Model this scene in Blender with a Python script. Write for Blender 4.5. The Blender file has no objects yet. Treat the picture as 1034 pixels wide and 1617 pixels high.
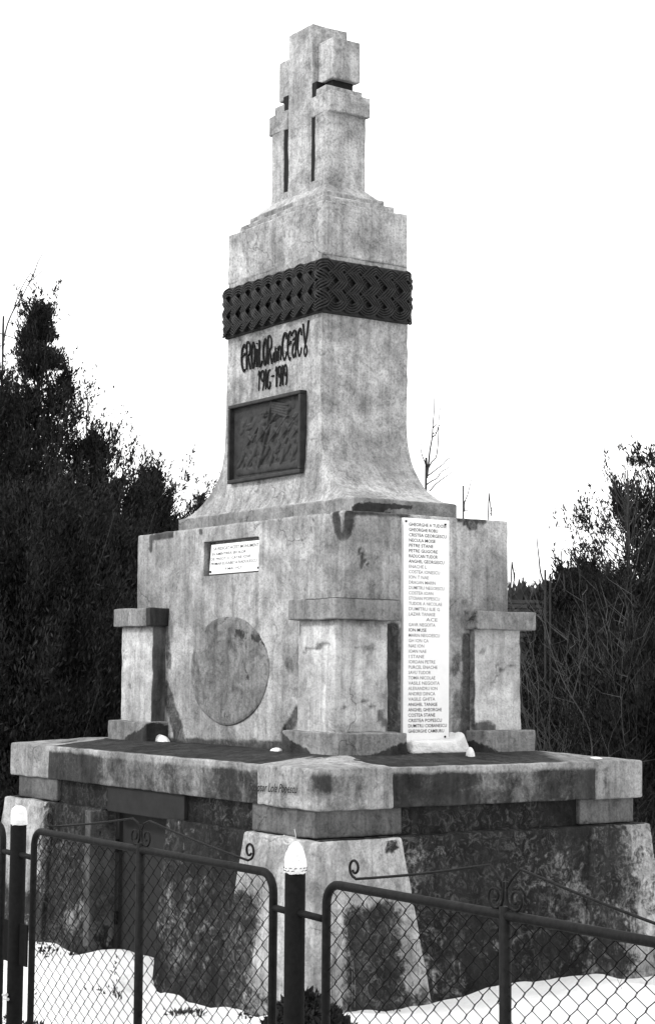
import bpy, bmesh, math, random
import numpy as np
from mathutils import Vector, Matrix, noise as mnoise
random.seed(7); np.random.seed(7)
scene = bpy.context.scene
COL = scene.collection

# ------------------------------------------------------------------ camera, sky, sun, exposure
CAM = np.array([9.3510863, -6.20571837, 1.65])
FW = np.array([-0.82470172, 0.55855755, 0.0887724])
RT = np.array([0.5613283, 0.82755668, 0.00777699])
UP = np.array([0.0691203, -0.05624416, 0.99602158])
FPX, PW, PH = 2835.87, 1034.0, 1617.0
cam = bpy.data.cameras.new('camera'); cam_o = bpy.data.objects.new('camera', cam); COL.objects.link(cam_o)
cam.sensor_fit = 'VERTICAL'; cam.sensor_height = 24.0; cam.lens = FPX / PH * 24.0
cam.clip_start = 0.1; cam.clip_end = 3000
M = Matrix(((RT[0], UP[0], -FW[0], CAM[0]), (RT[1], UP[1], -FW[1], CAM[1]), (RT[2], UP[2], -FW[2], CAM[2]), (0, 0, 0, 1)))
cam_o.matrix_world = M
scene.camera = cam_o

SUN_EL, SUN_AZ = math.radians(42), math.radians(-112)     # overcast winter light from the plaque side
world = bpy.data.worlds.new('World'); scene.world = world; world.use_nodes = True
nt = world.node_tree; nt.nodes.clear()
wo = nt.nodes.new('ShaderNodeOutputWorld'); bg = nt.nodes.new('ShaderNodeBackground')
sky = nt.nodes.new('ShaderNodeTexSky'); sky.sky_type = 'NISHITA'; sky.sun_disc = False
sky.sun_elevation = SUN_EL; sky.sun_rotation = math.pi / 2 - SUN_AZ; sky.air_density = 2.0; sky.dust_density = 4.0
bw = nt.nodes.new('ShaderNodeRGBToBW'); mx = nt.nodes.new('ShaderNodeMix'); mx.data_type = 'RGBA'
mx.inputs[0].default_value = 0.93                                         # overcast: a nearly even white layer over the sky
mx.inputs[7].default_value = (12.6, 12.6, 12.6, 1)
nt.links.new(sky.outputs[0], bw.inputs[0]); nt.links.new(bw.outputs[0], mx.inputs[6])
nt.links.new(mx.outputs[2], bg.inputs[0]); bg.inputs[1].default_value = 0.10
nt.links.new(bg.outputs[0], wo.inputs[0])
sun = bpy.data.lights.new('sun', 'SUN'); sun.energy = 1.6; sun.angle = math.radians(10); sun.color = (1, 1, 1)
sun_o = bpy.data.objects.new('sun', sun); COL.objects.link(sun_o)
sd = Vector((math.cos(SUN_EL) * math.cos(SUN_AZ), math.cos(SUN_EL) * math.sin(SUN_AZ), math.sin(SUN_EL)))
sun_o.rotation_euler = sd.to_track_quat('Z', 'Y').to_euler(); sun_o.location = (0, 0, 30)
scene.view_settings.view_transform = 'Standard'; scene.view_settings.look = 'None'
scene.view_settings.exposure = 0.84; scene.view_settings.gamma = 1.0
try: scene.view_settings.use_curve_mapping = False
except Exception: pass

# ------------------------------------------------------------------ helpers
def ray(px, py):
    return FW + RT * (px - PW / 2) / FPX - UP * (py - PH / 2) / FPX
def U(px, py, ax, v):                       # where a sight line meets the plane axis = v (surveyed positions)
    d = ray(px, py); t = (v - CAM[ax]) / d[ax]; return CAM + d * t
def atd(px, py, depth):
    return CAM + ray(px, py) * depth

def tag(o, label=None, cat=None, group=None, kind=None):
    if label: o['label'] = label
    if cat: o['category'] = cat
    if group: o['group'] = group
    if kind: o['kind'] = kind
    return o
def empty(name, loc=(0, 0, 0)):
    o = bpy.data.objects.new(name, None); COL.objects.link(o); o.location = loc; o.empty_display_size = .2
    return o
def link(name, me, mat=None, parent=None):
    if mat is not None and not me.materials: me.materials.append(mat)
    o = bpy.data.objects.new(name, me); COL.objects.link(o)
    if parent is not None: o.parent = parent; off(o, parent)
    return o
def wpos(o):
    p = Vector((0, 0, 0))
    while o is not None: p += o.location; o = o.parent
    return p
def off(o, parent):                         # meshes are written in world coordinates; parents only translate
    o.location = -wpos(parent)
def mesh(name, V, F, mat=None, parent=None, attrs=None, smooth=False):
    me = bpy.data.meshes.new(name)
    V = np.asarray(V, dtype=np.float32)
    me.from_pydata(V.tolist() if len(V) < 1 else V, [], F if isinstance(F, list) else F.tolist())
    if smooth: me.polygons.foreach_set('use_smooth', [True] * len(me.polygons))
    if attrs:
        for k, a in attrs.items():
            at = me.attributes.new(k, 'FLOAT', 'POINT'); at.data.foreach_set('value', np.asarray(a, dtype=np.float32))
    me.update()
    return link(name, me, mat, parent)

def vnoise(P, s, seed=0.0):
    """cheap smooth 3-D value noise, vectorised, range 0..1"""
    Q = np.asarray(P, float) * s + seed * 17.13
    I = np.floor(Q).astype(np.int64); f = Q - I; f = f * f * (3 - 2 * f)
    def h(i, j, k):
        n = (i * 374761393 + j * 668265263 + k * 2147483647 + 1013904223) & 0xffffffff
        n = ((n ^ (n >> 13)) * 1274126177) & 0xffffffff
        n = (n ^ (n >> 16)) & 0xffff
        return n / 65535.0
    r = 0
    for a in (0, 1):
        for b in (0, 1):
            for c in (0, 1):
                w = (f[:, 0] if a else 1 - f[:, 0]) * (f[:, 1] if b else 1 - f[:, 1]) * (f[:, 2] if c else 1 - f[:, 2])
                r = r + w * h(I[:, 0] + a, I[:, 1] + b, I[:, 2] + c)
    return r
def fbm(P, s, o=4, seed=0):
    r = 0; a = .5; t = 0
    for i in range(o): r = r + a * vnoise(P, s * 2 ** i, seed + i); t += a; a *= .55
    return r / t

def grid_box(lo, hi, step=.03, rad=.008):
    """closed box with gridded faces and rounded edges"""
    lo = np.array(lo, float); hi = np.array(hi, float)
    ax = []
    for i in range(3):
        L = hi[i] - lo[i]; r = min(rad, L * .3); n = max(1, int(round((L - 2 * r) / step)))
        ax.append(np.concatenate([[lo[i], lo[i] + r * .35], np.linspace(lo[i] + r, hi[i] - r, n + 1), [hi[i] - r * .35, hi[i]]]))
    V = []; F = []; base = 0
    for a in range(3):
        b, c = (a + 1) % 3, (a + 2) % 3
        for side in (0, 1):
            u, v = ax[b], ax[c]; nu, nv = len(u), len(v)
            UU, VV = np.meshgrid(u, v, indexing='ij'); P = np.zeros((nu * nv, 3))
            P[:, b] = UU.ravel(); P[:, c] = VV.ravel(); P[:, a] = hi[a] if side else lo[a]
            idx = np.arange(nu * nv).reshape(nu, nv) + base
            q = np.stack([idx[:-1, :-1], idx[1:, :-1], idx[1:, 1:], idx[:-1, 1:]], -1).reshape(-1, 4)
            if not side: q = q[:, ::-1]
            V.append(P); F.append(q); base += nu * nv
    V = np.concatenate(V); F = np.concatenate(F)
    key = np.round(V * 1e5).astype(np.int64)
    _, fi, inv = np.unique(key, axis=0, return_index=True, return_inverse=True); inv = inv.ravel()
    V = V[fi]; F = inv[F]
    r3 = np.minimum(rad, (hi - lo) * .3)
    inner = np.clip(V, lo + r3, hi - r3); d = (V - inner) / r3
    n = np.linalg.norm(d, axis=1); mxd = np.abs(d).max(1)
    sc = np.where(n > 1e-9, mxd / np.maximum(n, 1e-9), 0)
    V = inner + d * sc[:, None] * r3
    return V, F

def rough(V, amp=.004, s=9, seed=0):
    D = np.stack([vnoise(V, s, seed + 1) + .5 * vnoise(V, s * 3, seed + 5), vnoise(V, s, seed + 2) + .5 * vnoise(V, s * 3, seed + 6),
                  vnoise(V, s, seed + 3) + .5 * vnoise(V, s * 3, seed + 7)], 1) - .75
    return V + D * amp * 2

# stain masks (0..1) evaluated in world space
def _sm(x): x = np.clip(x, 0, 1); return x * x * (3 - 2 * x)
def m_ell(P, c, r, soft=.5):
    d = np.linalg.norm((P - np.array(c)) / np.array(r), axis=1); return _sm((1 + soft / 2 - d) / soft)
def m_box(P, lo, hi, soft=.04):
    d = np.maximum(np.array(lo) - P, P - np.array(hi)).max(1); return _sm(.5 - d / soft)
def m_seg(P, a, b, r, soft=.5):
    a = np.array(a); b = np.array(b); ab = b - a
    t = np.clip(((P - a) @ ab) / (ab @ ab), 0, 1); d = np.linalg.norm(P - (a + t[:, None] * ab), axis=1) / r
    return _sm((1 + soft / 2 - d) / soft)
def on(ax, v):                              # helpers for stains given on a wall plane by survey points
    def seg(P, p, q, rpx, soft=.6): return m_seg(P, U(*p, ax, v), U(*q, ax, v), rpx / 262.0, soft)
    return seg
def mx_(*a):
    r = a[0]
    for x in a[1:]: r = np.maximum(r, x)
    return r

# ------------------------------------------------------------------ materials (the place is all greys)
def newmat(name):
    m = bpy.data.materials.new(name); m.use_nodes = True; n = m.node_tree
    return m, n, n.nodes['Principled BSDF'], n.nodes, n.links
def node(nt, typ, **kw):
    n = nt.nodes.new(typ)
    for k, v in kw.items(): setattr(n, k, v)
    return n
def val(n, sock, v): n.inputs[sock].default_value = v
def ramp(nt, src, stops):
    r = nt.nodes.new('ShaderNodeValToRGB'); el = r.color_ramp.elements
    while len(el) < len(stops): el.new(.5)
    for e, (p, c) in zip(el, stops): e.position = p; e.color = (c, c, c, 1)
    nt.links.new(src, r.inputs[0]); return r.outputs[0]
def tex(nt, vec, scale, detail=5, rough_=.6, dist=0.0):
    t = nt.nodes.new('ShaderNodeTexNoise'); t.inputs['Scale'].default_value = scale; t.inputs['Detail'].default_value = detail
    t.inputs['Roughness'].default_value = rough_; t.inputs['Distortion'].default_value = dist
    nt.links.new(vec, t.inputs['Vector']); return t.outputs['Fac']
def mathn(nt, op, a, b, c=None):
    m = nt.nodes.new('ShaderNodeMath'); m.operation = op
    for i, x in enumerate((a, b) if c is None else (a, b, c)):
        if isinstance(x, (int, float)): m.inputs[i].default_value = x
        else: nt.links.new(x, m.inputs[i])
    return m.outputs[0]
def mixv(nt, fac, a, b):
    m = nt.nodes.new('ShaderNodeMix'); m.data_type = 'FLOAT'
    for i, x in zip((0, 2, 3), (fac, a, b)):
        if isinstance(x, (int, float)): m.inputs[i].default_value = x
        else: nt.links.new(x, m.inputs[i])
    return m.outputs[0]
def worldvec(nt, scale=(1, 1, 1)):
    g = nt.nodes.new('ShaderNodeNewGeometry'); mp = nt.nodes.new('ShaderNodeMapping'); mp.inputs['Scale'].default_value = scale
    nt.links.new(g.outputs['Position'], mp.inputs['Vector']); return mp.outputs[0]

def concrete(name, lo=.27, hi=.52, wetc=(.010, .034), patch=2.2, speck=.35, wetamp=.75, edge=.1, peel=.0, blot=.30):
    m, n, b, N, L = newmat(name)
    v = worldvec(n); vs = worldvec(n, (9, 9, .9))
    big = tex(n, v, patch, 7, .66, .6); mid = tex(n, v, 9, 6, .7, .3); fine = tex(n, v, 75, 3, .7); streak = tex(n, vs, 1.6, 5, .65)
    c = ramp(n, big, [(.36, lo), (.50, (lo + hi) / 2), (.60, hi)])
    c = mathn(n, 'MULTIPLY', c, ramp(n, mid, [(.3, .70), (.5, .98), (.7, 1.12)]))
    c = mathn(n, 'MULTIPLY', c, ramp(n, streak, [(.33, .74), (.52, 1.0), (.7, 1.06)]))
    c = mathn(n, 'MULTIPLY', c, ramp(n, fine, [(.3, 1 - speck), (.5, 1.0), (.75, 1 + speck * .4)]))
    v2 = worldvec(n, (26, 26, 1.3)); streak2 = tex(n, v2, 1.0, 5, .7)
    blotch = tex(n, v, 15, 9, .78, 1.4)
    c = mathn(n, 'MULTIPLY', c, ramp(n, blotch, [(.38, 1 - blot), (.49, 1.0), (.60, 1 + blot * .35)]))
    c = mathn(n, 'MULTIPLY', c, ramp(n, streak2, [(.36, .80), (.5, 1.0), (.64, 1.08)]))
    crk = node(n, 'ShaderNodeTexVoronoi'); crk.feature = 'DISTANCE_TO_EDGE'; val(crk, 'Scale', 1.7)
    wv = node(n, 'ShaderNodeVectorMath', operation='ADD'); wn = node(n, 'ShaderNodeTexNoise'); val(wn, 'Scale', 5.0); val(wn, 'Detail', 5.0); L.new(v, wn.inputs['Vector'])
    wsc = node(n, 'ShaderNodeVectorMath', operation='SCALE'); wsc.inputs['Scale'].default_value = .35; L.new(wn.outputs['Color'], wsc.inputs[0]); L.new(v, wv.inputs[0]); L.new(wsc.outputs[0], wv.inputs[1]); L.new(wv.outputs[0], crk.inputs['Vector'])
    cm = mathn(n, 'MULTIPLY', ramp(n, crk.outputs['Distance'], [(.0, 1.0), (.009, 0.0)]), ramp(n, tex(n, v, 1.3, 2, .5), [(.52, 0.0), (.60, .55)]))
    c = mathn(n, 'MULTIPLY', c, mathn(n, 'SUBTRACT', 1.0, cm))
    at = node(n, 'ShaderNodeAttribute', attribute_name='wet')
    nz = mathn(n, 'ADD', mathn(n, 'MULTIPLY', mathn(n, 'SUBTRACT', tex(n, v, 7, 8, .72, .8), .5), wetamp * 1.5),
               mathn(n, 'MULTIPLY', mathn(n, 'SUBTRACT', tex(n, v, 38, 4, .7), .5), wetamp * .8))
    w = mathn(n, 'ADD', at.outputs['Fac'], nz)
    gate = mathn(n, 'GREATER_THAN', at.outputs['Fac'], .02)
    mr = node(n, 'ShaderNodeMapRange'); mr.interpolation_type = 'SMOOTHSTEP'
    val(mr, 'From Min', .5 - edge); val(mr, 'From Max', .5 + edge); L.new(w, mr.inputs['Value'])
    wm = mathn(n, 'MULTIPLY', mr.outputs[0], gate)
    wc = mathn(n, 'MULTIPLY', ramp(n, tex(n, v, 5, 8, .75, .5), [(.35, wetc[0]), (.62, wetc[1])]), ramp(n, streak, [(.35, .7), (.65, 1.4)]))
    if peel:
        pz = mathn(n, 'MULTIPLY', ramp(n, tex(n, v, 17, 8, .8, 1.6), [(.50, 0.0), (.60, 1.0)]), ramp(n, tex(n, v, 2.6, 3, .6), [(.40, .12), (.62, 1.0)]))
        wc = mixv(n, mathn(n, 'MULTIPLY', pz, .8), wc, peel)
    c = mixv(n, mathn(n, 'MULTIPLY', wm, .985), c, wc)
    L.new(c, b.inputs['Base Color'])
    L.new(mixv(n, wm, .95, .8), b.inputs['Roughness']); val(b, 'Specular IOR Level', .05)
    bp = node(n, 'ShaderNodeBump'); val(bp, 'Strength', .55); val(bp, 'Distance', .012)
    h = mathn(n, 'ADD', mathn(n, 'MULTIPLY', mid, 1.0), mathn(n, 'ADD', mathn(n, 'MULTIPLY', fine, .55), mathn(n, 'MULTIPLY', blotch, .6)))
    h = mathn(n, 'SUBTRACT', h, mathn(n, 'MULTIPLY', cm, .8))
    h = mathn(n, 'SUBTRACT', h, mathn(n, 'MULTIPLY', wm, .15))
    L.new(h, bp.inputs['Height']); L.new(bp.outputs[0], b.inputs['Normal'])
    return m
def plain(name, c, rough_=.6, metal=0.0, var=.25, scale=30, bump=.3, spec=.3):
    m, n, b, N, L = newmat(name); v = worldvec(n)
    t = tex(n, v, scale, 5, .7)
    L.new(mathn(n, 'MULTIPLY', ramp(n, t, [(.3, 1 - var), (.7, 1 + var)]), c), b.inputs['Base Color'])
    val(b, 'Roughness', rough_); val(b, 'Metallic', metal); val(b, 'Specular IOR Level', spec)
    bp = node(n, 'ShaderNodeBump'); val(bp, 'Strength', bump); val(bp, 'Distance', .005); L.new(t, bp.inputs['Height']); L.new(bp.outputs[0], b.inputs['Normal'])
    return m
CONC = concrete('weathered_concrete', .17, .375, wetc=(.014, .055), edge=.36, peel=.12, blot=.28)
CONC_P = concrete('pier_concrete', .16, .36, wetc=(.006, .02), wetamp=1.0, edge=.2, peel=.12)
CONC_L = concrete('pale_render', .25, .45, patch=3.0, speck=.3, wetc=(.03, .09), edge=.3, blot=.16)
CONC_T = concrete('shaft_concrete', .185, .375, patch=3.2, speck=.45, wetc=(.06, .14), edge=.3, blot=.30)
CONC_B = concrete('base_concrete', .14, .26, wetc=(.004, .013), wetamp=1.0, edge=.2, peel=.075)
CONC_S = concrete('slab_concrete', .14, .30, wetc=(.009, .030), wetamp=.55, edge=.28, peel=.06)
CONC_N = concrete('shaded_neck_concrete', .07, .115, patch=3.0, speck=.3)  # darker copy of the concrete: shade of the slab overhang put into the colour
CONC_C = concrete('cap_concrete', .14, .23, patch=3.0, speck=.3)
MARBLE = plain('white_marble', .62, .35, 0, .05, 14, .05)
INK = plain('black_lettering_and_slot_shade', .010, .8, 0, .2, spec=.1)
INKSOFT = plain('faded_lettering', .03, .7, 0, .4, 60)
BRONZE = plain('dark_bronze', .022, .6, 0.0, .5, 18, .5, .15)
BRAIDM = plain('dark_painted_braid', .013, .5, 0, .6, 35, .6, .14)
DOORM = plain('grey_sheet_door', .020, .8, 0, .18, 12, .2, .05)
POSTM = plain('dark_painted_steel', .006, .8, 0, .3, 60, .2, .04)
PIPEM = plain('dark_pipe_paint', .008, .65, 0, .5, 50, .4, .07)
WIREM = plain('rusty_wire', .007, .9, 0, .4, 90, .2, .03)
LWIRE = plain('pale_wire', .35, .5, 0, .2)
BARK = plain('grey_bark', .03, .9, 0, .4, 25, .6)
TWIG = plain('pale_twig', .05, .9, 0, .4, 25, .4)
FARM = plain('bare_brush', .028, .95, 0, .5, 3, .2)
def snowmat():
    m, n, b, N, L = newmat('snow'); v = worldvec(n)
    L.new(ramp(n, tex(n, v, 3, 6, .6), [(.3, .60), (.6, .68)]), b.inputs['Base Color']); val(b, 'Roughness', .8); val(b, 'Specular IOR Level', .2)
    bp = node(n, 'ShaderNodeBump'); val(bp, 'Strength', .7); val(bp, 'Distance', .04); L.new(tex(n, v, 14, 6, .7), bp.inputs['Height']); L.new(bp.outputs[0], b.inputs['Normal'])
    return m
SNOW = snowmat()
def leafmat(name, a, b_):
    m, n, b, N, L = newmat(name); v = worldvec(n)
    t = tex(n, v, 2.5, 4, .7); f = tex(n, v, 30, 2, .5)
    L.new(mathn(n, 'MULTIPLY', ramp(n, t, [(.35, a), (.65, b_)]), ramp(n, f, [(.3, .6), (.7, 1.4)])), b.inputs['Base Color'])
    val(b, 'Roughness', .8); val(b, 'Specular IOR Level', .15); return m
LEAF = leafmat('dark_thuja_foliage', .004, .018)
LEAF2 = leafmat('dry_dark_foliage', .01, .035)

# ------------------------------------------------------------------ ground (snow sheet to the horizon)
gx = np.unique(np.concatenate([np.linspace(-3, 6.5, 240), np.linspace(-30, -3, 60), np.linspace(6.5, 16, 40), np.array([-1500, -600, -300, -150, -80, -50, 25, 40, 80, 200, 600, 1500])]))
gy = np.unique(np.concatenate([np.linspace(-3, 2, 140), np.linspace(-12, -3, 50), np.linspace(2, 30, 70), np.array([-1500, -600, -200, -80, -40, -20, 40, 60, 100, 200, 500, 1500])]))
GX, GY = np.meshgrid(gx, gy, indexing='ij'); P = np.stack([GX.ravel(), GY.ravel(), np.zeros(GX.size)], 1)
ctrl = np.array([(1.95, -1.3, -.02), (1.93, .2, 0.02), (1.97, .9, -.03), (1.97, .5, .03), (2.1, -.6, -.03), (1.3, -1.3, -.10), (.8, -1.3, -.14), (.34, -1.3, -.15),
                 (.2, -1.3, -.02), (.0, -1.25, -.0), (-.4, -1.2, -.02), (-.7, -1.3, -.06), (-1.1, -1.3, -.05), (-1.6, -1.3, -.09), (-1.95, -1.3, -.10),
                 (-2.5, -2.0, -.08), (0, -2.2, -.12), (2.5, -2.2, -.08), (3.5, -3.5, -.10), (5.2, -3.5, -.10), (6.5, -3.5, -.12), (3, 1, -.08), (3, 4, -.2), (-3, 3, -.25), (-8, 10, -.25), (9, -6, -.1)])
w = 1 / (((P[:, None, :2] - ctrl[None, :, :2]) ** 2).sum(2) + .004) ** 1.6
Z = (w * ctrl[None, :, 2]).sum(1) / w.sum(1)
r_ = np.sqrt((P[:, 0] ** 2 + P[:, 1] ** 2)); near = np.clip(1 - (r_ - 25) / 30, 0, 1)
Z += ((fbm(P, 1.1, 3, 3) - .5) * .05 + (fbm(P, 6, 3, 5) - .5) * .035) * near
Z += np.where(r_ > 60, (fbm(P, .008, 3, 9) - .5) * 3, 0)
P[:, 2] = Z
idx = np.arange(P.shape[0]).reshape(len(gx), len(gy))
F = np.stack([idx[:-1, :-1], idx[1:, :-1], idx[1:, 1:], idx[:-1, 1:]], -1).reshape(-1, 4)
tag(mesh('snowy_ground', P, F, SNOW, smooth=True), kind='structure')
# added, unseen dark road sheet before the fence; cuts light bouncing off snow
def sheet(name, x0, x1, y0, y1, z, mat, n=60):
    xs = np.linspace(x0, x1, n); ys = np.linspace(y0, y1, 12); A_, B_ = np.meshgrid(xs, ys, indexing='ij'); Q = np.stack([A_.ravel(), B_.ravel(), np.full(A_.size, z)], 1)
    ix = np.arange(len(Q)).reshape(n, 12); FF = np.stack([ix[:-1, :-1], ix[1:, :-1], ix[1:, 1:], ix[:-1, 1:]], -1).reshape(-1, 4)
    return tag(mesh(name, Q, FF, mat), kind='structure')
sheet('bounce_cut_road', -60, 60, -12.5, -4.4, .02, plain('bounce_cut_asphalt', .04, .7, 0, .3, 20, .3))
def gz(x, y):
    w = 1 / (((np.array([x, y]) - ctrl[:, :2]) ** 2).sum(1) + .004) ** 1.6
    return float((w * ctrl[:, 2]).sum() / w.sum())

# ------------------------------------------------------------------ the memorial
MEM = empty('war_memorial', (0, 0, 0))
tag(MEM, 'tall stepped concrete war memorial with braided band, pillars and stone cross top', 'monument')

def solid(name, lo, hi, mat, parent, wet=None, step=.03, rad=.010, amp=.003, fn=None, seed=0, s=9):
    V, F = grid_box(lo, hi, step, rad)
    if fn is not None: V = fn(V)
    W = wet(V) if wet is not None else np.zeros(len(V))
    V = rough(V, amp, s, seed)
    return mesh(name, V, F, mat, parent, {'wet': W}, smooth=False)

# --- base: battered core with four corner piers and a recessed hatch door
BX0, BX1, BY0, BY1, BZ = -1.895, 1.85, -1.175, 1.105, .81
K = .085
def batter(V, grow=K):
    V = V.copy(); t = (BZ - V[:, 2]) * grow
    sx = np.where(V[:, 0] > 1.0, 1, np.where(V[:, 0] < -1.0, -1, 0)); sy = np.where(V[:, 1] > .45, 1, np.where(V[:, 1] < -.45, -1, 0))
    V[:, 0] += sx * t; V[:, 1] += sy * t; return V
def batter_pier(sx, sy, xi, yi):
    def f(V):
        V = V.copy(); t = (BZ - V[:, 2])
        inx = np.abs(V[:, 0]) <= abs(xi) + .02; iny = np.abs(V[:, 1]) <= abs(yi) + .02
        V[:, 0] += sx * np.where(inx, -.17 * t if sx > 0 and sy < 0 else -.05 * t, K * t)
        V[:, 1] += sy * np.where(iny, -.17 * t, K * t); return V
    return f
def wet_core(P):
    n = fbm(P, 2.2, 3, 4)
    w = .80 + (P[:, 2] - .4) * .12 + (n - .5) * .7
    right = _sm((P[:, 1] - .0) / .8) * _sm((P[:, 0] - 1.6) / .1)
    w -= right * .30 * _sm(1 - np.abs(P[:, 2] - .45) / .5)
    return np.clip(w, .1, 1)
base = empty('base', (0, 0, 0)); base.parent = MEM
CX0, CX1, CY0, CY1 = BX0 + .03, BX1 - .012, BY0 + .03, BY1 - .03
solid('core_wall', (.26, CY0, -.5), (CX1, CY1, BZ), CONC_B, base, wet_core, .05, .01, .004, batter, 1)
solid('core_wall', (CX0, CY0, -.5), (-.55, CY1, BZ), CONC_B, base, wet_core, .05, .01, .004, batter, 2)
solid('door_recess', (-.545, -.98, -.5), (.255, CY1 - .05, BZ), CONC_B, base, wet_core, .08, .01, .004, None, 3)
def wet_pier_front(P):
    seg = on(1, -1.2); r = on(0, 1.87)
    f = _sm((P[:, 0] - .9) / .1)
    darkleft = _sm((1.50 - P[:, 0]) / .25) * _sm((.62 - P[:, 2]) / .2) * .8
    low = _sm((.10 - P[:, 2]) / .1) * .5
    rightlow = _sm((P[:, 1] + 1.10) / .12) * _sm((.55 - P[:, 2]) / .12) * _sm((-.66 - P[:, 1] - .0) / .06) * _sm((P[:, 0] - 1.8) / .02) * .85
    return np.clip(mx_(darkleft * _sm((-1.0 - P[:, 1]) / .1), low, rightlow, m_ell(P, (1.85, -.72, .77), (.1, .06, .03)) * .8), 0, 1)
def wet_pier_left(P):
    return np.clip(mx_(_sm((P[:, 0] + 1.45) / .3) * .85, _sm((.35 - P[:, 2]) / .2) * .7), 0, 1)
def wet_pier_right(P):
    return np.clip(.42 + .25 * _sm((1.0 - P[:, 1]) / .2) + (fbm(P, 2.2, 3, 4) - .5) * .7, .0, 1)
for nm, sx, sy, xi, yi, wf in (('corner_pier', 1, -1, 1.16, -.646, wet_pier_front), ('corner_pier', -1, -1, -1.19, -.60, wet_pier_left),
                               ('corner_pier', 1, 1, 1.16, .66, wet_pier_right), ('corner_pier', -1, 1, -1.19, .62, wet_pier_left)):
    lo = (min(xi, BX1 if sx > 0 else BX0), min(yi, BY1 if sy > 0 else BY0), -.5); hi = (max(xi, BX1 if sx > 0 else BX0), max(yi, BY1 if sy > 0 else BY0), BZ - .002)
    solid(nm, lo, hi, CONC_P, base, wf, .04, .014, .004, batter_pier(sx, sy, xi, yi), 5)
# left wall beside the door: the pier there runs on to the door jamb
solid('door_jamb', (-.62, -1.215, -.5), (-.548, -1.02, .80), CONC, base, lambda P: np.full(len(P), .85), .04, .008, .004)
# hatch door
door = empty('hatch_door', (0, 0, 0)); door.parent = base
solid('door_leaf', (-.50, -1.02, -.2), (.255, -.985, .80), DOORM, door, None, .1, .004, .001)
solid('door_frame', (-.545, -1.045, -.3), (-.50, -.985, .80), DOORM, door, None, .1, .004, .001)
solid('hinge', (-.515, -1.06, .55), (-.49, -1.045, .63), POSTM, door, None, .1, .003, .0)
solid('hinge', (-.515, -1.06, .12), (-.49, -1.045, .20), POSTM, door, None, .1, .003, .0)
solid('handle', (.16, -1.05, .36), (.18, -1.02, .46), POSTM, door, None, .1, .003, .0)
# neck (recessed course under the slab)
neck = empty('recessed_course', (0, 0, 0)); neck.parent = MEM
NX0, NX1, NY0, NY1 = -1.775, 1.77, -1.133, 1.051
solid('neck_core', (NX0 + .03, NY0 + .03, .80), (NX1 - .03, NY1 - .03, .962), CONC_B, neck, lambda P: np.full(len(P), 1.0), .1, .01, .003)  # full damp tone, with the shadow of the recess painted into it
solid('lintel', (-.50, -1.128, .802), (.44, -1.08, .955), DOORM, neck, None, .1, .006, .002)
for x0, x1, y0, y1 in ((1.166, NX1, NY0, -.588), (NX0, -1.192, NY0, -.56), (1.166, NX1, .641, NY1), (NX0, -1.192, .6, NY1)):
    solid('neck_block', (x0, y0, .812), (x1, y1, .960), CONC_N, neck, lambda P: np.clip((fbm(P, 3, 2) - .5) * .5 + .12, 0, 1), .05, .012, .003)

# --- slab: middle set 1.5 cm back between four corner blocks
SX0, SX1, SY0, SY1 = -1.866, 1.815, -1.153, 1.078
slab = empty('base_slab', (0, 0, 0)); slab.parent = MEM
def wet_slab(P):
    top = P[:, 2] > 1.13
    n = fbm(P, 1.6, 3, 2)
    side = np.clip(.74 + (n - .5) * .9, .1, 1)
    # lighter streak groups on the plaque side
    fr = P[:, 1] < SY0 + .05
    for cx, wd in ((-.50, .13), (.16, .05), (.62, .06)): side -= fr * .20 * np.exp(-((P[:, 0] - cx) / wd) ** 2)
    rt = P[:, 0] > SX1 - .05
    for cy, wd in ((-.45, .05), (-.02, .12), (.18, .08)): side -= rt * .20 * np.exp(-((P[:, 1] - cy) / wd) ** 2)
    dfront = np.hypot(P[:, 0] - SX1, P[:, 1] - SY0); dright = np.hypot(P[:, 0] - SX1, P[:, 1] - SY1); dleft = np.hypot(P[:, 0] - SX0, P[:, 1] - SY0)
    edge = np.minimum.reduce([P[:, 0] - SX0, SX1 - P[:, 0], P[:, 1] - SY0, SY1 - P[:, 1]])
    tw = np.clip(_sm((np.minimum.reduce([dfront, dright * .8, dleft * .9]) - .32) / .22) * _sm((edge - .008) / .03), 0, 1)
    return np.where(top, tw, side)
def dome(V):
    V = V.copy(); e = np.minimum.reduce([V[:, 0] - SX0, SX1 - V[:, 0], V[:, 1] - SY0, SY1 - V[:, 1]])
    V[:, 2] += np.where(V[:, 2] > 1.1, np.clip(e / .42, 0, 1) * .045, 0); return V
solid('slab_core', (SX0 + .006, SY0 + .006, .955), (SX1 - .006, SY1 - .006, 1.160), CONC_S, slab, wet_slab, .035, .008, .003, dome, 4)
def wet_blk(P):
    drip = fbm(P * np.array([9, 9, .8]), 1.4, 3, 6)
    w = .20 + (drip - .5) * 1.7 + _sm((P[:, 2] - 1.10) / .08) * .25
    w = np.where(P[:, 2] > 1.15, 0, w)
    w += .35 * _sm((P[:, 0] - 1.70) / .1) * _sm((-1.0 - P[:, 1]) / .1) * _sm((P[:, 2] - 1.02) / .05)
    clean = _sm((P[:, 1] - .72) / .1) * .25 + _sm((-P[:, 0] - 1.2) / .1) * .25
    return np.clip(w - clean, 0, 1)
for x0, x1, y0, y1 in ((1.245, SX1, SY0, -.675), (SX0, -1.279, SY0, -.62), (1.245, SX1, .72, SY1), (SX0, -1.279, .66, SY1)):
    solid('slab_corner', (x0, y0, .953), (x1, y1, 1.1625), CONC_S, slab, wet_blk, .03, .012, .004, dome, 6)

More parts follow.
